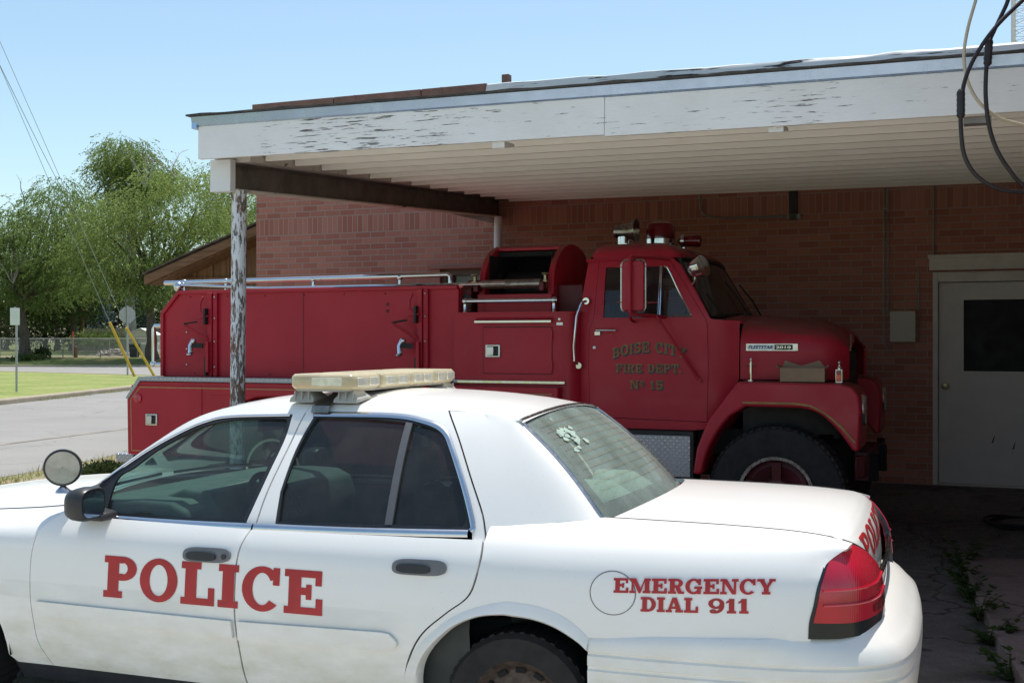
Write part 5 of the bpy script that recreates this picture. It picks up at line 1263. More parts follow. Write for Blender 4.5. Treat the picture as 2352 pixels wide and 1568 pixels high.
# ---------------------------------------------------------------- building frame: x along the wall to the right, y into the wall
BO = (4.52169, 11.83, 0); BR = R(-22.5)
BM = Matrix.Translation(BO) @ Matrix.Rotation(BR, 4, 'Z')
BLD = empty('brick_building', BO, BR, 'long red brick building with a brown coping behind the carport', 'building')
mb = MB()
XL, XRt, ZT = -8.44, 9.0, 4.66
panel(mb, lambda a, b: (a, 0, b), loop((XL, -.2), (XRt, -.2), (XRt, ZT), (XL, ZT)), [[(-5.83, 1.45), (-4.60, 1.45), (-4.60, 2.60), (-5.83, 2.60)], [(-.27, .29), (.96, .29), (.96, 2.44), (-.27, 2.44)]], 1.5, .22, (0, -1, 0))
mb.face([(XL, 0, -.2), (XL, 13, -.2), (XL, 13, ZT), (XL, 0, ZT)]); mb.face([(XRt, 0, -.2), (XRt, 13, -.2), (XRt, 13, ZT), (XRt, 0, ZT)]); mb.face([(XL, 13, -.2), (XRt, 13, -.2), (XRt, 13, ZT), (XL, 13, ZT)])
mb.obj('brick_wall', M['brick'], BLD, smooth=False)
mb = MB(); mb.box(XL + .2, XRt - .2, .2, 12.8, 4.2, 4.25); mb.obj('flat_roof', M['roof_edge'], BLD)
rn = random.Random(5)
mb = MB(); x = XL - .03
while x < -5.2:
    w = min(1.21, -5.19 - x); mb.box(x, x + w - .012, -.05, .30, 4.655, 4.765); x += w
mb.box(-5.80, -5.77, -.056, -.04, 4.69, 4.766); mb.box(-6.98, -6.95, -.056, -.04, 4.69, 4.766)
mb.box(XL - .03, XL + .3, .30, 13, 4.655, 4.765)
mb.obj('coping', M['cap'], BLD, bevel=.006)
mb = MB(); n = 60; xs_ = np.linspace(-5.19, XRt, n)
zz = [4.752 - .011 * (x + 5.2) + .004 * math.sin(i * 1.7) + rn.uniform(-.005, .005) for i, x in enumerate(xs_)]
mb.loft([[(x, -.085 - rn.uniform(0, .01), 4.40), (x, -.08 - rn.uniform(0, .012), 4.66), (x, -.06 - rn.uniform(0, .01), z - .012), (x, -.03, z), (x, .30, z + .002)] for x, z in zip(xs_, zz)], closed=False); mb.obj('parapet_flashing', M['tar'], BLD)
mb = MB(); mb.box(-5.42, -5.32, .92, 1.02, 4.25, 5.09); mb.obj('vent_pipe', M['cap'], BLD, bevel=.01)
# window in the lit part of the wall
WN = empty('window'); WN.parent = BLD
mb = MB()
for a in ((-5.83, -5.77, 1.45, 2.60), (-4.66, -4.60, 1.45, 2.60), (-5.77, -4.66, 1.45, 1.52), (-5.77, -4.66, 2.53, 2.60)): mb.box(a[0], a[1], .06, .16, a[2], a[3])
mb.obj('window_frame', simple('brown_window_frame', (.13, .085, .06), .6), WN)
mb = MB(); mb.box(-5.73, -5.70, .07, .15, 1.52, 2.53); mb.obj('sash', simple('pale_sash', (.45, .36, .33), .6), WN)
mb = MB(); mb.face([(-5.77, .13, 1.5), (-4.66, .13, 1.5), (-4.66, .13, 2.55), (-5.77, .13, 2.55)]); mb.obj('pane', M['glass_clear'], WN)
mb = MB(); mb.grid(lambda x, z: (x, .24 + .02 * math.sin(x * 40), z), np.linspace(-5.8, -4.62, 60), [1.4, 2.6]); mb.obj('curtain', M['curtain'], WN)
mb = MB(); mb.box(-5.98, -4.45, -.035, .02, 2.605, 2.65); mb.obj('lintel', simple('brown_lintel', (.30, .14, .11), .8), WN, bevel=.004)
# unseen brick wing added at the right to darken the carport
mb = MB(); mb.box(1.06, 9.0, -6.9, -.001, -.1, 4.4); mb.obj('added_brick_wing', M['brick'], BLD, smooth=False)
# side door
DR = empty('door'); DR.parent = BLD
mb = MB(); panel(mb, lambda a, b: (a, .07, b), loop((-.215, .305), (.895, .305), (.895, 2.335), (-.215, 2.335)), [[(.02, 1.44), (.66, 1.44), (.66, 2.16), (.02, 2.16)]], .5, .045, (0, -1, 0)); LF = mb.obj('door_leaf', M['door'], DR, smooth=False)
mb = MB()
for a in ((.0, .02, 1.42, 2.18), (.66, .68, 1.42, 2.18), (.02, .66, 1.42, 1.44), (.02, .66, 2.16, 2.18)): mb.box(a[0], a[1], .058, .075, a[2], a[3])
mb.obj('glazing_bead', M['door_frame'], LF)
mb = MB(); mb.face([(.01, .085, 1.43), (.67, .085, 1.43), (.67, .085, 2.17), (.01, .085, 2.17)]); mb.obj('pane', simple('black_pane', (.006, .006, .007), .45, 0, .2, 4, spec=.15), LF)
mb = MB(); mb.lathe((-.155, .07, 1.29), (0, -1, 0), [(.035, 0), (.035, .006), (.014, .01), (.014, .035), (.030, .045), (.034, .06), (.026, .078), (.002, .082)], 24); mb.obj('knob', M['brass'], LF)
mb = MB()
for x, z in ((.28, .72), (.47, .66)): mb.prism([(x, z), (x + .02, z + .01), (x + .035, z + .09), (x + .02, z + .06)], .0675, .0695, lambda p, h: (p[0], h, p[1]))
mb.obj('scuff_mark', M['black'], LF)
mb = MB(); mb.box(-.27, -.22, -.02, .12, .29, 2.44); mb.box(.90, .96, -.02, .12, .29, 2.44); mb.box(-.22, .90, -.02, .12, 2.34, 2.44); mb.box(-.22, .90, .0, .12, .275, .302); mb.obj('door_frame', M['door_frame'], DR, bevel=.004)
mb = MB(); mb.box(-.30, 1.0, -.10, -.005, 2.46, 2.60); mb.box(-.31, 1.01, -.115, -.005, 2.575, 2.612); mb.box(-.30, 1.0, -.105, -.1, 2.455, 2.475); mb.obj('door_header', M['door_frame'], DR, bevel=.003)
# services on the wall: things of their own
mb = MB(); mb.box(-.68, -.43, -.09, -.002, 1.735, 2.05); tag(mb.obj('meter_cabinet', M['cabinet'], None, bevel=.006), 'tan metal electrical cabinet on the dark brick wall left of the door', 'cabinet')
bpy.data.objects['meter_cabinet'].matrix_world = BM
def bobj(mb, name, mat, label, cat, group=None, **k):
    o = mb.obj(name, mat, None, **k); o.matrix_world = BM; return tag(o, label, cat, group)
mb = MB(); mb.tube([(-2.66, -.03, 3.34), (-2.66, -.03, 3.20), (-2.62, -.03, 3.12), (-2.52, -.03, 3.085), (-2.3, -.03, 3.07), (-1.66, -.03, 3.06)], .012, 8); mb.box(-1.72, -1.58, -.06, -.003, 3.035, 3.085); bobj(mb, 'bent_conduit', M['conduit'], 'thin bent conduit high on the brick wall above the truck cab', 'conduit')
mb = MB(); mb.box(-1.70, -1.62, -.06, -.003, 3.03, 3.40); bobj(mb, 'black_downpipe', M['black'], 'short black square pipe dropping from the carport ceiling', 'pipe')
mb = MB(); mb.tube([(-.74, -.02, 3.34), (-.74, -.02, 1.70), (-.66, -.03, 1.62)], .010, 6); mb.tube([(-.70, -.02, 3.34), (-.70, -.02, 2.0)], .008, 6)
for z in (3.1, 2.75, 2.4, 2.05, 1.75): mb.box(-.765, -.715, -.034, -.002, z, z + .012)
bobj(mb, 'wall_conduit', M['conduit'], 'pair of thin vertical conduits running down to the tan cabinet', 'conduit')
mb = MB(); mb.tube([(-.26, -.02, 3.34), (-.26, -.02, 2.52)], .011, 6); mb.tube([(-.40, -.02, 2.5), (-.40, -.02, 1.75)], .008, 6); bobj(mb, 'door_conduit', M['conduit'], 'thin vertical conduit ending at the header over the door', 'conduit')
# ---------------------------------------------------------------- carport
CP = empty('carport', BO, BR, 'white wooden carport with peeling fascia board and a rusty steel beam', 'carport')
CP.rotation_euler = (0, .0098, BR); CP.location.z = -.050
X0, X1 = -5.14, 1.05
zl = lambda y: 3.36 + y * .046                                       # underside of the boards
mb = MB()
mb.box(-5.19, -2.02, -5.47, -5.43, 3.095, 3.342); mb.box(-2.017, X1, -5.4705, -5.43, 3.085, 3.335); mb.obj('fascia_board', M['fascia'], CP, bevel=.003)
mb = MB(); mb.box(-5.185, -5.15, -5.43, 0, 3.12, 3.40); mb.obj('side_fascia', M['fascia'], CP)
mb = MB(); mb.loft([[(x, -5.50, 3.405), (x, -5.485, 3.345), (x, -5.4725, 3.335), (x, -5.4725, 3.405)] for x in (-5.235, -1.2, -1.19, X1)], True, True, closed=True); mb.box(-5.235, -5.19, -5.49, 0.0, 3.32, 3.40); mb.obj('drip_edge', M['galv'], CP)
mb = MB(); n = 90
def redge(i, x): return .010 * math.sin(i * .9) * math.sin(i * .37)
rg = []
for i, x in enumerate(np.linspace(-5.26, X1, n)):
    e = redge(i, x); rg.append([(x, -5.53 - abs(e), 3.408), (x, -5.53 - abs(e), 3.420 + e * .5), (x, -5.35, 3.425 + abs(e) * .5), (x, -2.5, 3.55), (x, -.06, 3.68), (x, -.06, 3.60), (x, -5.35, 3.408)])
mb.loft(rg, True, True); mb.obj('roofing', M['roof_edge'], CP)
mb = MB(); mb.loft([[(X0, -5.43, zl(-5.43) + .13), (X0, 0, zl(0) + .13), (X0, 0, zl(0) + .16), (X0, -5.43, zl(-5.43) + .16)], [(X1, -5.43, zl(-5.43) + .13), (X1, 0, zl(0) + .13), (X1, 0, zl(0) + .16), (X1, -5.43, zl(-5.43) + .16)]], True, True); mb.obj('roof_deck', M['ceiling'], CP)
for k in range(13):
    y = -5.02 + k * .405; mb = MB(); xa = -4.90 if k else -4.90
    v = [(x, yy, zl(yy) + dz) for x in (xa, X1) for yy, dz in ((y, 0), (y + .045, .001), (y + .045, .14), (y, .14))]
    mb.loft([v[:4], v[4:]], True, True); mb.obj('purlin', M['ceiling'], CP)
mb = MB(); bz = lambda y: 3.19 + y * .0585                           # underside of the steel beam
def bbox(mb, xa, xb, ya, yb, d0, d1): mb.loft([[(xa, ya, bz(ya) + d0), (xb, ya, bz(ya) + d0), (xb, ya, bz(ya) + d1), (xa, ya, bz(ya) + d1)], [(xa, yb, bz(yb) + d0), (xb, yb, bz(yb) + d0), (xb, yb, bz(yb) + d1), (xa, yb, bz(yb) + d1)]], True, True)
bbox(mb, -5.105, -5.09, -5.22, -.01, .01, .20); bbox(mb, -5.17, -5.03, -5.22, -.01, .20, .212); mb.obj('steel_beam', M['ibeam'], CP)
mb = MB(); bbox(mb, -5.17, -5.01, -5.22, -.01, 0, .012); mb.obj('beam_flange', M['rust_white'], CP)
mb = MB(); bbox(mb, -5.14, -4.915, -5.20, -.01, .214, .265); mb.obj('beam_ledger', M['rust_white'], CP)
mb = MB(); mb.box(-5.215, -5.03, -5.29, -5.222, 2.872, 3.115); mb.obj('beam_end_board', M['boxend'], CP, bevel=.004)
mb = MB(); mb.tube([(-5.055, -5.14, .0), (-5.055, -5.14, 1.5), (-5.055, -5.14, 2.895)], .057, 24); PT = mb.obj('post', M['post'], CP)
mb = MB(); mb.box(-5.155, -4.955, -5.23, -5.05, .08, .092); mb.obj('base_plate', M['ibeam'], PT)
mb = MB(); mb.tube([(-5.03, -.16, .1), (-5.03, -.16, 3.185)], .050, 20); mb.obj('post', M['post_far'], CP)
for x in (-2.82, -.98):
    mb = MB(); mb.prism([(-5.43, 3.10), (-5.25, 3.105), (-5.25, 3.09), (-5.43, 3.055)], x, x + .09, lambda p, h: (h, p[0], p[1])); mb.obj('bracket', M['boxend'], CP)
mb = MB(); mb.box(.13, .28, -5.40, -5.30, 3.045, 3.085); mb.obj('junction_box', M['conduit'], CP)
# ---------------------------------------------------------------- lean-to with a board gable
LT = empty('wooden_porch', BO, BR, 'brown wooden lean-to with a sloping shingle roof and board gable', 'porch')
sl = lambda x: 3.72 + (x + 8.45) * .335
mb = MB()
def slab(mb, x0, x1, y0, y1, d0, d1): mb.loft([[(x0, y0, sl(x0) + d0), (x0, y1, sl(x0) + d0), (x0, y1, sl(x0) + d1), (x0, y0, sl(x0) + d1)], [(x1, y0, sl(x1) + d0), (x1, y1, sl(x1) + d0), (x1, y1, sl(x1) + d1), (x1, y0, sl(x1) + d1)]], True, True)
slab(mb, -11.45, -8.455, 1.5, 8, .0, .03)
for k in range(7): slab(mb, -11.47 + .43 * k, -11.47 + .43 * k + .46, 1.44 - .006 * (k % 2), 8, .031 + .004 * (k % 3), .055 + .004 * (k % 3))
mb.obj('shingle_roof', M['shingle'], LT)
mb = MB(); slab(mb, -11.45, -8.455, 1.46, 1.50, -.125, .0); mb.obj('rake_board', M['rake'], LT)
mb = MB(); slab(mb, -11.42, -8.455, 1.52, 1.9, -.14, -.115); mb.obj('soffit', M['batten'], LT)
mb = MB(); x = -11.15
while x < -8.47:
    x2 = min(x + .30, -8.46); a, b = sl(x) - .12, sl(x2) - .12; z0 = 2.70
    if b > z0: mb.loft([[(x, 1.90, z0), (x2 - .008, 1.90, z0), (x2 - .008, 1.93, z0), (x, 1.93, z0)], [(x, 1.90, max(z0 + .01, a)), (x2 - .008, 1.90, b), (x2 - .008, 1.93, b), (x, 1.93, max(z0 + .01, a))]], True, True); mb.box(x - .025, x + .025, 1.885, 1.905, z0, max(z0 + .01, a))
    x += .30
mb.obj('gable_boards', M['batten'], LT)
mb = MB(); mb.box(-11.2, -8.46, 1.86, 1.98, 2.52, 2.70); mb.box(-11.2, -11.08, 1.86, 1.98, 0, 2.52); mb.box(-11.2, -11.08, 7.7, 7.82, 0, 2.52); mb.box(-11.2, -11.08, 1.98, 7.7, 2.52, 2.66); mb.obj('porch_frame', M['batten'], LT)
mb = MB(); mb.face([(-11.2, 7.9, 0), (-8.46, 7.9, 0), (-8.46, 7.9, 3.6), (-11.2, 7.9, 2.7)]); mb.obj('back_wall', M['batten'], LT)
# ---------------------------------------------------------------- ground
def hz(x, y):
    """terrain: flat lot and streets, a bank up to the yards beyond the cross street"""
    t = min(1, max(0, (y - 81.5) / 7)); z = .52 * t * t * (3 - 2 * t)
    t = min(1, max(0, (y - 90) / 12)); return z + .35 * t * t * (3 - 2 * t)
mb = MB()
ys = [-60, -20, 0, 10, 20, 40, 60, 70, 80] + [81.5 + 1.2 * k for k in range(18)] + [110, 150, 250, 600, 1500]
mb.grid(lambda x, y: (x, y, hz(x, y) - .012), [-900, -300, -120] + list(range(-80, 81, 8)) + [120, 300, 900], ys)
tag(mb.obj('ground', M['yard'], None, 60), kind='structure')
def sheet(name, poly, z, mat):
    mb = MB(); mb.face([(x, y, z) for x, y in poly]); return tag(mb.obj(name, mat, None, smooth=False), kind='structure')
def noisy(P, step, amp, seed):
    rn = random.Random(seed); return [(x + rn.uniform(-amp, amp), y + rn.uniform(-amp, amp)) for x, y in dens(P, step)]
sheet('lot', [(-40, -40), (60, -40), (60, 70), (-40, 70)], -.006, M['dirt'])
roadL = [(-18, -30), (-16, 0), (-14.6, 22), (-14.05, 32.2), (-13.7, 42.3), (-13.9, 50), (-15.2, 55), (-18, 57.3), (-30, 66.0), (-70, 95 * .72)]
right = [(-7.9, 3), (-7.0, 10), (-6.5, 14.9), (-6.1, 18), (-4.4, 30), (-2, 46), (1, 56), (6, 62)]
near = noisy(right, .5, .12, 4)[:-20]
sheet('road', [(-18, -30), (-9, -30)] + near + [(6, 62), (60, 66), (60, 81), (-120, 81), (-120, 68.4), (-70, 68.4), (-30, 66.0), (-18, 57.3), (-15.2, 55), (-13.9, 50), (-13.7, 42.3), (-14.05, 32.2), (-14.6, 22), (-16, 0)], -.002, M['asphalt'])
mb = MB(); P = [(-9.6, 16), (-8.67, 19.9), (-7.76, 23.4), (-6.2, 29), (-4.6, 35)]
for (a, b), (c, d) in zip(P, P[1:]):
    mb.face([(a, b, .003), (a + .13, b, .003), (c + .13, d, .003), (c, d, .003)])
tag(mb.obj('road_marking', M['stripe'], None, smooth=False), kind='structure')
lawn = [(-60, -20), (-18.3, -20), (-16.3, 0), (-14.9, 22), (-14.35, 32.2), (-14.0, 42.3), (-14.2, 50), (-15.5, 54.7), (-18.2, 56.9), (-30, 65.5), (-70, 67.8), (-70, 20)]
mb = MB(); mb.prism(lawn, -.05, .11, lambda p, h: (p[0], p[1], h)); tag(mb.obj('lawn', M['lawn'], None, smooth=False), kind='structure')
mb = MB(); kp = [(-16.15, 0), (-14.75, 22), (-14.2, 32.2), (-13.85, 42.3), (-14.05, 50), (-15.35, 54.85), (-18.1, 57.1), (-30, 65.75), (-70, 68.1)]
for i in range(len(kp) - 1): mb.beam((*kp[i], .055), (*kp[i + 1], .055), .34, .17)
tag(mb.obj('kerb', M['kerb'], None, bevel=.04), kind='structure')
mb = MB(); mb.beam((-120, 81.1, .04), (60, 81.1, .04), .25, .14); tag(mb.obj('kerb', M['kerb'], None, bevel=.03), kind='structure')
mb = MB(); mb.grid(lambda x, y: (x, y, hz(x, y) + .01), np.linspace(-42, -24, 10), np.linspace(91.0, 93.2, 5)); tag(mb.obj('driveway', M['kerb'], None), kind='structure')
# carport floor, ramp to the door, raised slab
def bpt(x, y, z): return tuple(BM @ Vector((x, y, z)))
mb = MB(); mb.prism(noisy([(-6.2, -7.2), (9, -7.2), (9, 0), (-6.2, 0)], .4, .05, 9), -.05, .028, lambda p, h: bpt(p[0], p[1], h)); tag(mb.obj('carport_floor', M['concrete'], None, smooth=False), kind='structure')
mb = MB(); mb.prism([(-8.6, -22), (.95, -22), (.95, -7.15), (-8.6, -7.15)], -.05, .012, lambda p, h: bpt(p[0], p[1], h)); tag(mb.obj('bounce_apron', M['bounce_apron'], None, smooth=False), kind='structure')  # unseen pale paving added to bounce sunlight onto fascia and ceiling
mb = MB(); P = [(-1.2, 0), (9, 0), (9, -3.0), (-1.2, -3.0)]
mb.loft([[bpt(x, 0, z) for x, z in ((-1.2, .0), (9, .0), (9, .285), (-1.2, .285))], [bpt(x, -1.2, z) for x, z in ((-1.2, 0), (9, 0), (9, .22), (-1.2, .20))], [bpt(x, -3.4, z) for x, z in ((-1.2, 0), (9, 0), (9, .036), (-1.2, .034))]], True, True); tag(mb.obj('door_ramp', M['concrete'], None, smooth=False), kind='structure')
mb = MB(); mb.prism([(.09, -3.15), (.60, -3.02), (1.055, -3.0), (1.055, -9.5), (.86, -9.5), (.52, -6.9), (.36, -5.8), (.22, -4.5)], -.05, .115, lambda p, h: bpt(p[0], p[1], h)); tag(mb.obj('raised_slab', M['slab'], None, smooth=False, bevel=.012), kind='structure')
# ---------------------------------------------------------------- plants and loose things near the camera
def weed(name, root, n, spread, h, label, seed, lean=(0, 0)):
    rn = random.Random(seed); mb = MB(); root = Vector(root)
    sb = MB()
    for k in range(n):
        a = rn.uniform(0, 6.28); d = Vector((math.cos(a) * spread, math.sin(a) * spread, rn.uniform(.3, 1) * h)) + Vector((*lean, 0)) * rn.uniform(.2, 1)
        P = [root + Vector((d.x * t, d.y * t, d.z * (1.6 * t - .7 * t * t))) for t in (0, .3, .6, .85, 1)]
        sb.tube(P, [.004, .0035, .003, .002, .001], 4)
        for j in range(9):
            t = rn.uniform(.15, 1); p = root + Vector((d.x * t, d.y * t, d.z * (1.6 * t - .7 * t * t)))
            b = rn.uniform(0, 6.28); l = rn.uniform(.03, .065); u = Vector((math.cos(b), math.sin(b), rn.uniform(-.2, .5))).normalized(); s = u.cross(Vector((0, 0, 1))).normalized() * l * .38
            mb.face([p, p + u * l * .45 + s, p + u * l, p + u * l * .45 - s])
    o = mb.obj(name, M['weed'], None, recalc=False, smooth=False); tag(o, label, 'weed', 'weeds along the raised slab'); sb.obj('stem', M['weed'], o)
    return o
wl = ['leafy weed at the far corner of the raised slab', 'small weed second along the slab edge from the far corner', 'bushy weed halfway along the slab edge', 'spreading weed nearer the camera along the slab edge', 'low weed at the bottom edge of the picture by the slab', 'nearest weed beside the raised slab']
for k, (x, y, s, h) in enumerate(((.12, -3.25, .16, .30), (.14, -3.75, .15, .22), (.20, -4.3, .17, .26), (.27, -4.9, .16, .22), (.34, -5.5, .15, .17), (.44, -6.2, .14, .15))):
    weed('slab_weed', bpt(x - .04, y, .02), 13, s, h, wl[k], 20 + k)
mb = MB(); c = Vector((.55, -1.7, .165))
for k in range(3): mb.tube([bpt(c.x + (.26 + .03 * k) * math.cos(R(a)), c.y + (.26 + .02 * k) * math.sin(R(a)), c.z + .02 * k + .01 * math.sin(R(3 * a))) for a in range(0, 360, 15)], .012, 6, closed=True)
tag(mb.obj('hose_coil', M['black'], None), 'coil of black hose on the dark concrete near the door', 'hose')
rn = random.Random(11); mb = MB()
for k in range(420):
    x, y = rn.gauss(-.05, .4), rn.gauss(-2.2, .55); p = Vector(bpt(x, y, .0)); zf = tab([(-3.4, .036), (-1.2, .21), (0, .285)], min(0, max(-3.4, y))) + .004; p.z = zf
    a = rn.uniform(0, 6.28); l = rn.uniform(.015, .06); u = Vector((math.cos(a), math.sin(a), rn.uniform(-.05, .25))) * l; s = Vector((-math.sin(a), math.cos(a), 0)) * l * .25
    mb.face([p - u, p + s, p + u, p - s])
tag(mb.obj('leaf_litter', simple('dry_leaf_litter', (.13, .095, .06), .9, 0, .4), None, recalc=False, smooth=False), kind='stuff')
rn = random.Random(12); mb = MB()
for k in range(9000):
    if k < 6500:
        t = rn.random(); y = 12 + 9 * t; xr = tab([(10, -7.0), (14.9, -6.5), (18, -6.1), (30, -4.4)], y); x = xr + abs(rn.gauss(0, 1.0)) * (1 if rn.random() < .85 else -.2) + .25
        if rn.random() < .74 + .4 * math.sin(x * 3.1 + y * 1.7) * math.sin(y * 2.3): continue
        z0 = 0
    else:
        i = rn.choice([0, 1, 1, 2, 2]); a, b = kp[i], kp[i + 1]; t = rn.random(); x = a[0] + (b[0] - a[0]) * t + rn.gauss(.16, .16); y = a[1] + (b[1] - a[1]) * t; z0 = 0
        if math.sin(y * 1.1) + math.sin(y * .37) < .1: continue
    h = rn.uniform(.03, .11); a = rn.uniform(0, 6.28); w = Vector((math.cos(a), math.sin(a), 0)) * .006; l = Vector((rn.gauss(0, .04), rn.gauss(0, .04), h)); p = Vector((x, y, z0))
    mb.face([p - w, p + w, p + l])
tag(mb.obj('verge_grass', M['grass'], None, recalc=False, smooth=False), kind='stuff')
# overhead service cables hanging by the fascia
def cable(path, r, mat, label, sleeves=()):
    P = cr([at(*p) for p in path], 8); mb = MB(); mb.tube(P, r, 8); o = mb.obj('service_cable', mat, None, 60); tag(o, label, 'cable')
    for p, q in sleeves:
        mb = MB(); a, b = at(*p), at(*q); n = 11; mb.tube([a + (b - a) * k / n for k in range(n + 1)], [r * 1.0] + [r * (1.75 + .18 * (k % 2)) for k in range(n - 1)] + [r * 1.0], 10); mb.obj('splice_sleeve', M['cable'], o)
mb = MB(); mb.tube([(1.14, -5.47, 4.38), (1.14, -5.47, 4.95)], .03, 10); mb.sphere((1.14, -5.47, 4.97), .05, 10, 6); mb.obj('service_mast', M['conduit'], BLD)
cable([(2655, -300, 6.4), (2520, -150, 6.3), (2420, -60, 6.2), (2345, 5, 6.2), (2285, 65, 6.2), (2240, 130, 6.2), (2215, 190, 6.2), (2207, 250, 6.2), (2208, 310, 6.2), (2216, 360, 6.2), (2240, 400, 6.2), (2280, 428, 6.2), (2330, 440, 6.2), (2440, 436, 6.2), (2540, 380, 6.3), (2650, 250, 6.4)], .0115, M['cable'], 'black looped cable with a taped splice, the lower one by the fascia', [((2207, 205, 6.2), (2207, 272, 6.2))])
cable([(2655, -310, 6.4), (2440, -170, 6.3), (2335, -40, 6.25), (2310, 15, 6.25), (2284, 70, 6.25), (2272, 100, 6.25), (2266, 150, 6.25), (2264, 220, 6.25), (2272, 290, 6.25), (2290, 345, 6.25), (2318, 390, 6.25), (2350, 425, 6.25), (2420, 470, 6.25), (2540, 440, 6.3), (2650, 300, 6.4)], .0115, M['cable'], 'black looped cable nearest the picture edge with a taped splice', [((2272, 88, 6.25), (2268, 152, 6.25))])
cable([(2655, -320, 6.4), (2380, -230, 6.3), (2260, -60, 6.3), (2240, 5, 6.3), (2222, 70, 6.3), (2214, 130, 6.3), (2222, 185, 6.3), (2245, 230, 6.3), (2280, 262, 6.3), (2320, 280, 6.3), (2420, 300, 6.3), (2540, 310, 6.35), (2650, 200, 6.4)], .0095, M['cable_light'], 'thin ivory cable looping in front of the white fascia')
# lattice mast far behind
LTW = empty('lattice_tower', (0, 0, 0), 0, 'white lattice radio tower rising behind the right end of the roof', 'tower'); LTW.location = (19.85, 46, 0)
mb = MB(); w = .42
cs = [(0, w), (-w * .87, -w * .5), (w * .87, -w * .5)]
for a, b in cs: mb.tube([(a, b, 0), (a, b, 24)], .05, 8)
mb.obj('mast_leg', M['tower'], LTW)
mb = MB()
for k in range(60):
    z = .4 * k
    for i in range(3):
        p, q = cs[i], cs[(i + 1) % 3]; mb.tube([(*p, z), (*q, z)], .018, 5); mb.tube([(*p, z), (*q, z + .4)], .018, 5)
mb.obj('lattice_bracing', M['tower'], LTW)
mb = MB(); mb.tube([(.1, -.3, 0), (.1, -.3, 24)], .02, 6); mb.obj('feed_line', M['conduit'], LTW)
# ---------------------------------------------------------------- far side: trees, fences, signs
def tree(name, label, group, base, trunk_r, trunk_h, lobes, n, leafmat, barkmat, seed, droop=.5, size=.26, limbs=True, dead=(), dense=2.5):
    """lobes: ellipsoids (centre, radii) in world space that the crown fills with leaf clumps"""
    rn = random.Random(seed); root = empty(name, base, 0, label, 'tree', group); B = Vector(base)
    mb = MB(); top = Vector((rn.uniform(-.3, .3), rn.uniform(-.3, .3), trunk_h))
    k = 8; P = [top * (i / k) + Vector((rn.gauss(0, .05), rn.gauss(0, .05), 0)) for i in range(k + 1)]
    mb.tube(P, [trunk_r * (1.35 - .35 * min(1, i / 1.5)) * (1 - .35 * i / k) for i in range(k + 1)], 12)
    if limbs:
        for c, r in lobes:
            e = Vector(c) - B
            for j in range(3):
                t = e + Vector((rn.uniform(-.6, .6) * r[0], rn.uniform(-.6, .6) * r[1], rn.uniform(-.2, .6) * r[2])); m = top * .9 + (t - top) * .5 + Vector((rn.gauss(0, .4), 0, rn.gauss(.5, .3)))
                mb.tube(cr([top * rn.uniform(.8, .97), m, t], 4), [trunk_r * q for q in np.linspace(.42, .06, 9)], 7)
    mb.obj('trunk', barkmat, root, 60)
    if dead:
        mb = MB()
        for c in dead:
            p = Vector(c[0]) - B; L = c[1]
            for j in range(c[2]):
                a = rn.uniform(-.5, .5); q = [p]; d = Vector((math.sin(a), rn.uniform(-.3, .3), math.cos(a)))
                for i in range(6):
                    d = (d + Vector((rn.gauss(0, .22), rn.gauss(0, .2), rn.gauss(0, .1)))).normalized(); q.append(q[-1] + d * L / 6)
                    if i > 1: mb.tube([q[-1], q[-1] + (d + Vector((rn.gauss(0, .6), 0, rn.gauss(0, .3)))).normalized() * L * .22], [.025, .008], 4)
                mb.tube(q, [.07, .06, .05, .04, .03, .022, .012], 5)
        mb.obj('dead_branch', M['bark_light'], root)
    # leaves hang on short drooping strands that leave each clump centre
    V = sum(r[0] * r[1] * r[2] for _, r in lobes); verts = []; faces = []; tint = []; n = int(n * dense)
    for c, r in lobes:
        c = Vector(c) - B; m = int(n * r[0] * r[1] * r[2] / V); nc = max(7, int(m / 150))
        for j in range(nc):
            while True:
                u = Vector((rn.uniform(-1, 1), rn.uniform(-1, 1), rn.uniform(-1, 1)))
                if .3 < u.length < 1: break
            u *= u.length**-.5
            cc = c + Vector((u.x * r[0], u.y * r[1], u.z * r[2])); cs = rn.uniform(.5, 1.1) * min(r) * .30 + .15
            ct = min(1, max(0, .5 + rn.gauss(0, .22) + .22 * u.z))  # clumps brighter towards the lobe top, daylight painted into the tint
            for st in range(15):
                o = Vector((rn.gauss(0, cs), rn.gauss(0, cs), rn.gauss(0, cs * .6))); p = cc + o
                d = Vector((o.x, o.y, 0)) / (cs * 2.2) + Vector((u.x * .5 + rn.gauss(0, .25), u.y * .5 + rn.gauss(0, .25), .35 - droop * .5)); L = rn.uniform(.5, 1.25) * size * 4
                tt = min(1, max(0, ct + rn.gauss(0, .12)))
                for i in range(10):
                    d = d + Vector((0, 0, -.16 * droop - .02)); q = d.normalized(); p = p + q * (L / 10)
                    e = (q + Vector((rn.gauss(0, .55), rn.gauss(0, .55), rn.gauss(0, .4)))).normalized(); s = e.cross(Vector((rn.gauss(0, 1), rn.gauss(0, 1), rn.gauss(0, 1)))).normalized()
                    l = size * rn.uniform(.45, .95); w = l * rn.uniform(.16, .27); k = len(verts)
                    verts += [p, p + e * l * .5 + s * w, p + e * l, p + e * l * .5 - s * w]; faces.append((k, k + 1, k + 2, k + 3)); tint += [tt] * 4
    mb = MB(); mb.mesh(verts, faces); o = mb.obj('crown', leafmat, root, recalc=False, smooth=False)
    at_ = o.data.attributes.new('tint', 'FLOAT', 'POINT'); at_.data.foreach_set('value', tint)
    return root
def lobe(u, v, d, ru, rv, rd=None):
    k = d / 2700; return (tuple(at(u, v, d)), (ru * k, (rd if rd else (ru + rv) / 2) * k, rv * k))
def foot(u, d): return ((u - 1176) / 2700 * d, d, hz(0, d))
G_T = 'broadleaf trees beyond the cross street'
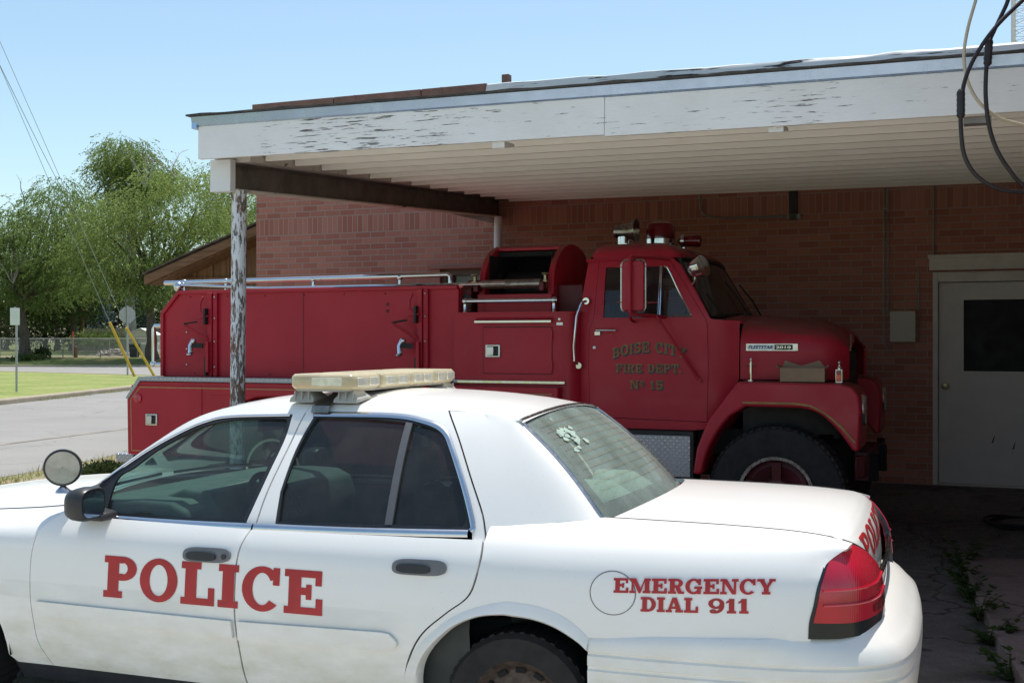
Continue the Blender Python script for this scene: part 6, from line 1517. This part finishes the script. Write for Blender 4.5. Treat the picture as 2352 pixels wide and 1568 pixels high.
tree('elm_tree', 'leaning old elm with a thick bare trunk behind the chain link fence at far left', G_T, foot(58, 89), .40, 5.0, [lobe(60, 560, 89, 95, 75), lobe(140, 480, 91, 70, 60), lobe(20, 640, 88, 60, 50), lobe(130, 600, 88, 55, 60), lobe(110, 660, 90, 80, 45), lobe(0, 640, 89, 60, 50), lobe(0, 520, 90, 60, 50)], 16000, M['leaf'], M['bark'], 31, .55, .25, dead=[(tuple(at(30, 650, 87)), 2.2, 4)])
tree('elm_tree', 'large pale green elm with drooping branches behind the fire truck tail', G_T, foot(350, 87), .42, 5.5, [lobe(400, 470, 87, 110, 85), lobe(300, 560, 86, 110, 80), lobe(450, 560, 88, 95, 80), lobe(250, 500, 88, 70, 65), lobe(330, 640, 85, 120, 50), lobe(420, 645, 86, 80, 50), lobe(240, 655, 86, 70, 50), lobe(220, 600, 86, 60, 70), lobe(520, 480, 92, 60, 70)], 26000, M['leaf_light'], M['bark'], 32, .6, .25, dead=[(tuple(at(400, 405, 88)), 2.6, 2)])
tree('elm_tree', 'tallest elm, its high crown with pale bare limbs showing against the sky', G_T, foot(300, 104), .5, 9, [lobe(285, 365, 104, 55, 48), lobe(335, 395, 104, 50, 42), lobe(245, 395, 104, 28, 50), lobe(300, 440, 105, 60, 40), lobe(370, 430, 105, 45, 40), lobe(265, 335, 104, 32, 20)], 14000, M['leaf_light'], M['bark_light'], 33, .6, .28, dead=[(tuple(at(335, 430, 101)), 3.2, 5)])
tree('elm_tree', 'dark green elm in the middle distance between the far left elm and the tall one', G_T, foot(170, 112), .4, 6, [lobe(160, 500, 112, 90, 75), lobe(230, 560, 112, 80, 80), lobe(110, 600, 114, 90, 80)], 13000, M['leaf'], M['bark'], 34, .5, .30, dead=[(tuple(at(55, 470, 113)), 2.5, 2)])
tree('elm_tree', 'green elm half hidden behind the porch and the carport post', G_T, foot(560, 110), .4, 6, [lobe(560, 450, 110, 70, 90), lobe(510, 430, 112, 50, 50), lobe(600, 540, 110, 70, 80), lobe(500, 560, 108, 60, 80)], 12000, M['leaf_light'], M['bark'], 35, .55, .30)
tree('round_tree', 'dark round tree low behind the chain link fence at left', G_T, foot(130, 112), .25, 2.5, [lobe(120, 700, 112, 75, 60), lobe(60, 690, 113, 60, 60)], 9000, M['leaf_juniper'], M['bark'], 36, .2, .32)
tree('round_tree', 'dark leafy tree behind the utility pole', G_T, foot(260, 128), .3, 3, [lobe(270, 660, 128, 90, 80), lobe(380, 680, 128, 80, 75), lobe(190, 660, 126, 70, 90)], 11000, M['leaf_dark'], M['bark'], 37, .3, .40)
tree('round_tree', 'dark wooded mass at the far left edge behind the elm', G_T, foot(0, 130), .3, 3, [lobe(0, 640, 130, 110, 110), lobe(-120, 600, 130, 110, 130)], 9000, M['leaf_dark'], M['bark'], 38, .3, .40)
tree('round_tree', 'low dark tree filling the gap right of the left elm trunk', G_T, foot(105, 124), .25, 2.0, [lobe(100, 735, 124, 80, 55), lobe(165, 725, 126, 50, 60)], 6000, M['leaf_dark'], M['bark'], 61, .3, .40)
tree('round_tree', 'low green tree at the left edge beyond the chain link fence', G_T, foot(15, 120), .25, 2.0, [lobe(10, 735, 120, 70, 50), lobe(-60, 720, 122, 60, 60)], 5000, M['leaf_juniper'], M['bark'], 62, .3, .38)
tree('round_tree', 'low dark tree between the pale elm trunk and the porch', G_T, foot(400, 126), .25, 2.0, [lobe(395, 730, 126, 80, 60), lobe(290, 735, 134, 70, 50)], 6000, M['leaf_dark'], M['bark'], 63, .3, .40)
def spruce(label, u, d, h, r, n, seed):
    rn = random.Random(seed); root = empty('blue_spruce', foot(u, d), 0, label, 'tree', 'blue spruces behind the wooden fence')
    mb = MB(); mb.tube([(0, 0, 0), (0, 0, h * .97)], [.22, .02], 8); mb.obj('trunk', M['bark'], root)
    V = []; F = []; nl = int(h / .34)
    for k in range(nl):
        z = h * (.05 + .94 * k / nl); rr = r * (1 - (k / nl)**1.1) + .12; nb = max(5, int(13 * (1 - .6 * k / nl)))
        for j in range(nb):
            a = 6.283 * (j + rn.random() * .7) / nb + k; L = rr * rn.uniform(.75, 1.08); dr = rn.uniform(.05, .25)
            for i in range(int(n / (nl * nb)) + 1):
                t = rn.uniform(.15, 1); p = Vector((math.cos(a) * L * t, math.sin(a) * L * t, z - dr * L * t + .1 * t * t)) + Vector((rn.gauss(0, .10), rn.gauss(0, .10), rn.gauss(0, .07)))
                d_ = (Vector((math.cos(a), math.sin(a), .25)) + Vector((rn.gauss(0, .5), rn.gauss(0, .5), rn.gauss(0, .3)))).normalized(); s = d_.cross(Vector((0, 0, 1))).normalized(); l = rn.uniform(.18, .36); b = len(V)
                V += [p, p + d_ * l * .5 + s * l * .2, p + d_ * l, p + d_ * l * .5 - s * l * .2]; F.append((b, b + 1, b + 2, b + 3))
    mb = MB(); mb.mesh(V, F); mb.obj('crown', M['leaf_blue'], root, recalc=False, smooth=False)
spruce('blue spruce right beside the utility pole', 232, 118, 6.2, 2.6, 5200, 41)
spruce('blue spruce between the stop sign and the porch', 325, 122, 6.0, 2.5, 4600, 42)
spruce('smaller blue spruce left of the utility pole', 172, 126, 5.0, 2.0, 3200, 43)
def bush(label, u, v, d, ru, rv, n, mat, seed):
    rn = random.Random(seed); c = at(u, v, d); k = d / 2700; V = []; F = []
    g = Vector((c.x, c.y, hz(0, d)))
    for i in range(n):
        q = Vector((rn.gauss(0, .5), rn.gauss(0, .5), rn.gauss(0, .5))); p = c + Vector((q.x * ru * k, q.y * ru * k, q.z * rv * k)) - g
        p.z = max(.02, p.z); dd = Vector((rn.gauss(0, 1), rn.gauss(0, 1), rn.gauss(.4, 1))).normalized(); s = dd.orthogonal().normalized(); l = rn.uniform(.15, .4) * min(1, d / 70); b = len(V)
        V += [p, p + dd * l * .5 + s * l * .2, p + dd * l, p + dd * l * .5 - s * l * .2]; F.append((b, b + 1, b + 2, b + 3))
    mb = MB(); mb.mesh(V, F); o = mb.obj('bush', mat, None, recalc=False, smooth=False); o.location = g; tag(o, label, 'bush')
bush('pale weedy bush in front of the wooden fence', 228, 780, 97, 55, 18, 1500, M['leaf_light'], 51)
bush('dark shrub at the foot of the left elm trunk', 95, 812, 88, 16, 10, 500, M['leaf_dark'], 52)
bush('low grassy clump on the bank under the left elm', 70, 826, 86.5, 34, 9, 700, M['leaf_juniper'], 53)
bush('green shrub against the porch below the pale elm', 425, 660, 60, 26, 22, 900, M['leaf_light'], 54)
bush('dark low shrub beside the fire truck tail in the dirt verge', 235, 1082, 15.3, 40, 14, 3000, M['leaf_dark'], 55)
# chain link fence
zf = hz(0, 92); FN = empty('chain_link_fence', (0, 92, zf), 0, 'grey chain link fence with a pale top rail along the far yard', 'fence')
mb = MB(); mb.tube([(-60, 0, 1.42), (-28.6, 0, 1.42)], .035, 8); mb.obj('top_rail', M['mesh_wire'], FN)
for k in range(12):
    x = -60 + 2.85 * k; mb = MB(); mb.tube([(x, 0, 0), (x, 0, 1.45)], .035, 8); mb.sphere((x, 0, 1.45), .045, 8, 5); mb.obj('post', M['mesh_wire'], FN)
def chain():
    t = NT('chain_link_mesh'); v = t.coord((1, 1, 1), rot=(0, R(45), 0))
    s = t.n('ShaderNodeSeparateXYZ'); t.l(v, s.inputs[0]); m = None
    for i in (0, 2):
        f = t.math('FRACT', t.math('MULTIPLY', s.outputs[i], 13)); w = t.math('LESS_THAN', f, .2); m = w if m is None else t.math('MAXIMUM', m, w)
    tr = t.n('ShaderNodeBsdfTransparent'); p = t.bsdf((.40, .40, .38), .5, .3); mx = t.n('ShaderNodeMixShader'); t.l(m, mx.inputs[0]); t.l(tr.outputs[0], mx.inputs[1]); t.l(p, mx.inputs[2]); return t.done(mx.outputs[0])
mb = MB(); mb.face([(-60, 0, .03), (-28.6, 0, .03), (-28.6, 0, 1.41), (-60, 0, 1.41)]); mb.obj('wire_mesh', chain(), FN)
F2 = empty('low_wire_fence', (0, 88.5, hz(0, 88.5)), 0, 'low dark wire fence in front of the scrap pile near the stop sign', 'fence')
for x in (-33.8, -31.0, -28.2): mb = MB(); mb.tube([(x, 0, 0), (x, 0, 1.35)], .035, 6); mb.obj('post', M['conduit'], F2)
mb = MB(); mb.tube([(-31, 0, 1.33), (-25.5, 0, 1.33)], .02, 6); mb.tube([(-31, 0, .7), (-25.5, 0, .7)], .012, 6); mb.obj('wire_strand', M['conduit'], F2)
zw = hz(0, 106); WF = empty('wooden_fence', (0, 106, zw), 0, 'weathered brown board fence below the blue spruces', 'fence'); mb = MB(); rn = random.Random(8); x = -38.7
while x < -26: mb.box(x, x + .14, 0, .03, 0, 2.05 + rn.uniform(-.04, .04)); x += .155
mb.obj('fence_boards', M['fence_wood'], WF)
mb = MB(); mb.box(-38.7, -26, .03, .09, .4, .5); mb.box(-38.7, -26, .03, .09, 1.6, 1.7); mb.obj('fence_rail', M['fence_wood'], WF)
# shed, small trailer box, bin, scrap, markers
SHD = empty('garden_shed', foot(323, 97), 0, 'small pale shed with a low white gabled roof behind the stop sign', 'shed')
mb = MB(); mb.box(-1.0, 1.0, 0, 2.4, 0, 1.55); mb.prism([(-1.0, 1.55), (1.0, 1.55), (0, 2.0)], 0, 2.4, lambda p, h: (p[0], h, p[1])); SW = mb.obj('shed_wall', M['shed_white'], SHD, smooth=False)
mb = MB()
for k in range(11): mb.box(-.98 + .19 * k, -.965 + .19 * k, -.012, -.002, .02, 1.5)
mb.obj('siding_groove', M['fence_wood'], SW)
mb = MB(); mb.loft([[(-1.12, -.1, 1.50), (0, -.1, 2.04), (1.12, -.1, 1.50), (1.12, -.1, 1.56), (0, -.1, 2.11), (-1.12, -.1, 1.56)], [(-1.12, 2.5, 1.50), (0, 2.5, 2.04), (1.12, 2.5, 1.50), (1.12, 2.5, 1.56), (0, 2.5, 2.11), (-1.12, 2.5, 1.56)]], True, True); mb.obj('roof', M['sign_white'], SHD)
mb = MB(); mb.box(-.55, .55, -.4, .4, .0, 1.0); mb.box(-.6, .6, -.45, .45, 1.0, 1.06); o = mb.obj('storage_box', M['shed_white'], None, bevel=.03); o.location = foot(345, 91.5); tag(o, 'pale box with a flat lid in front of the garden shed', 'box')
mb = MB(); mb.loft([barloop(-.28, .28, -.3, .3, .06, 0), barloop(-.33, .33, -.36, .36, .07, .95)], True, True); mb.box(-.36, .36, -.39, .39, .96, 1.02); o = mb.obj('wheelie_bin', M['bin'], None); o.location = foot(309, 91); tag(o, 'dark wheeled rubbish bin left of the pale storage box', 'bin')
rn = random.Random(14); mb = MB()
for k in range(150):
    t = rn.gauss(0, .45); p = Vector((t * 1.6, rn.gauss(0, .5), max(.02, rn.uniform(0, .55) * (1 - min(1, abs(t) * .75))))); M4 = Matrix.Translation(p) @ Matrix.Rotation(rn.uniform(0, 3), 4, (rn.random(), rn.random(), 2 + rn.random()))
    mb.box(-.25 * rn.random() - .05, .25 * rn.random() + .05, -.10, .10 * rn.random(), -.02, .03, M4)
o = mb.obj('scrap_pile', M['junk'], None, smooth=False); o.location = foot(262, 94); tag(o, 'low heap of scrap boards and rubbish beyond the bank', 'scrap heap')
mb = MB(); mb.tube([(0, 0, 0), (0, 0, 1.9)], .07, 10); o = mb.obj('marker_post', M['red_marker'], None); o.location = foot(168, 95); tag(o, 'thin red utility marker post at the chain link fence', 'marker post')
mb = MB(); mb.tube([(0, 0, 0), (0, 0, .8), (0, 0, .85)], [.14, .14, .09], 12); o = mb.obj('stump_post', M['pole_wood'], None); o.location = foot(174, 90); tag(o, 'short brown wooden stump post below the red marker', 'post')
UP = empty('utility_pole', foot(189, 116), 0, 'brown wooden utility pole beside the blue spruce', 'utility pole'); mb = MB(); mb.tube([(0, 0, 0), (0, 0, 9.5)], [.20, .13], 12); mb.obj('pole_shaft', M['pole_wood'], UP)
mb = MB(); mb.box(-1.1, 1.1, -.06, .06, 8.7, 8.85); mb.obj('crossarm', M['pole_wood'], UP); mb = MB(); mb.box(.18, .42, -.15, .1, 1.3, 1.9); mb.obj('meter_box', M['sign_metal'], UP)
# parking sign
p = at(38, 907, 38); PS_ = empty('parking_sign', (p.x, 38, .10), R(-4), 'small white rectangular sign on a grey post on the lawn', 'sign')
mb = MB(); mb.tube([(0, 0, 0), (0, 0, 2.2), (-.05, 0, 2.75)], .035, 10); mb.obj('sign_post', M['sign_metal'], PS_)
mb = MB(); mb.box(-.19, .13, -.052, -.046, 2.17, 2.72); SP = mb.obj('sign_plate', M['sign_white'], PS_, bevel=.002)
mb = MB()
for k, (a, b) in enumerate(((-.12, .05), (-.10, .03), (-.13, .07), (-.11, .04))): mb.box(a, b, -.0545, -.053, 2.62 - .075 * k, 2.632 - .075 * k)
mb.obj('faint_lines', simple('faded_print', (.62, .62, .60), .6), SP)
# stop sign seen from behind
p = at(293, 866, 57); ST = empty('stop_sign', (p.x, 57, 0), R(35), 'bare grey back of an octagonal stop sign on a post', 'sign')
mb = MB(); mb.tube([(0, 0, -.1), (0, 0, 3.46)], .045, 10); mb.obj('sign_post', M['sign_metal'], ST)
mb = MB(); mb.prism([(.42 * math.cos(R(22.5 + 45 * k)), 3.02 + .42 * math.sin(R(22.5 + 45 * k))) for k in range(8)], .05, .058, lambda q, h: (q[0], h, q[1])); mb.obj('octagon_plate', M['sign_metal'], ST)
# guy wires with yellow guards
for (u0, v0, d0), (u1, v1, d1), (u2, v2, d2), lab in (((311, 868, 55), (252, 740, 54), (-40, 60, 50), 'left yellow guy wire guard with its steel wire rising to the upper left'), ((357, 868, 55), (290, 752, 54), (-25, 40, 50), 'right yellow guy wire guard leaning in front of the stop sign')):
    a, b, c = at(u0, v0, d0), at(u1, v1, d1), at(u2, v2, d2); g = empty('guy_wire', (a.x, a.y, 0), 0, lab, 'guy wire', 'guy wires of a pole beyond the picture'); o_ = Vector((a.x, a.y, 0))
    mb = MB(); mb.tube([a - o_, b - o_, c - o_], .011, 6); mb.obj('steel_cable', M['wire'], g)
    mb = MB(); mb.tube([a - o_, b - o_], .065, 8); mb.obj('yellow_guard', M['yellow'], g)
a, b = at(-30, 90, 52), at(165, 480, 80); mb = MB(); mb.tube([a, (a + b) / 2 - Vector((0, 0, .1)), b, at(255, 720, 100)], .016, 5); tag(mb.obj('overhead_wire', M['wire'], None), 'thin single wire slanting down the sky at upper left', 'wire')
# ---------------------------------------------------------------- light, sky, camera
W = bpy.data.worlds.new('World'); scene.world = W; W.use_nodes = True
nt = W.node_tree; nt.nodes.clear()
sky = nt.nodes.new('ShaderNodeTexSky'); sky.sky_type = 'NISHITA'; sky.sun_disc = False
SUN_EL, SUN_AZ = 72.5, 20                                             # azimuth from +Y towards +X
sky.sun_elevation = R(SUN_EL); sky.sun_rotation = R(SUN_AZ); sky.altitude = 300; sky.air_density = 1.0; sky.dust_density = 1.4; sky.ozone_density = 1.0
bg = nt.nodes.new('ShaderNodeBackground'); bg.inputs[1].default_value = .15
wo = nt.nodes.new('ShaderNodeOutputWorld'); tone = nt.nodes.new('ShaderNodeMix'); tone.data_type = 'RGBA'; tone.blend_type = 'MULTIPLY'; tone.inputs[0].default_value = 1; tone.inputs[7].default_value = (1.17, 1.24, 1.15, 1)
nt.links.new(sky.outputs[0], tone.inputs[6]); nt.links.new(tone.outputs[2], bg.inputs[0]); nt.links.new(bg.outputs[0], wo.inputs[0])
L = bpy.data.lights.new('sun', 'SUN'); L.energy = 5; L.angle = R(.5); L.color = (1, .955, .88)
so = bpy.data.objects.new('sun', L); COL.objects.link(so)
d = Vector((math.sin(R(SUN_AZ)) * math.cos(R(SUN_EL)), math.cos(R(SUN_AZ)) * math.cos(R(SUN_EL)), math.sin(R(SUN_EL))))
so.rotation_euler = d.to_track_quat('Z', 'Y').to_euler()
cam = bpy.data.cameras.new('camera'); cam.sensor_width = 36; cam.lens = 2700 / 2352 * 36; cam.clip_end = 4000; cam.clip_start = .1
co = bpy.data.objects.new('camera', cam); COL.objects.link(co); co.location = (0, 0, 1.74); co.rotation_euler = (R(90), 0, 0)
scene.camera = co
scene.view_settings.view_transform = 'Standard'; scene.view_settings.look = 'None'; scene.view_settings.exposure = 0; scene.view_settings.gamma = 1
scene.cycles.max_bounces = 10; scene.cycles.transparent_max_bounces = 16; scene.cycles.caustics_reflective = False; scene.cycles.caustics_refractive = False
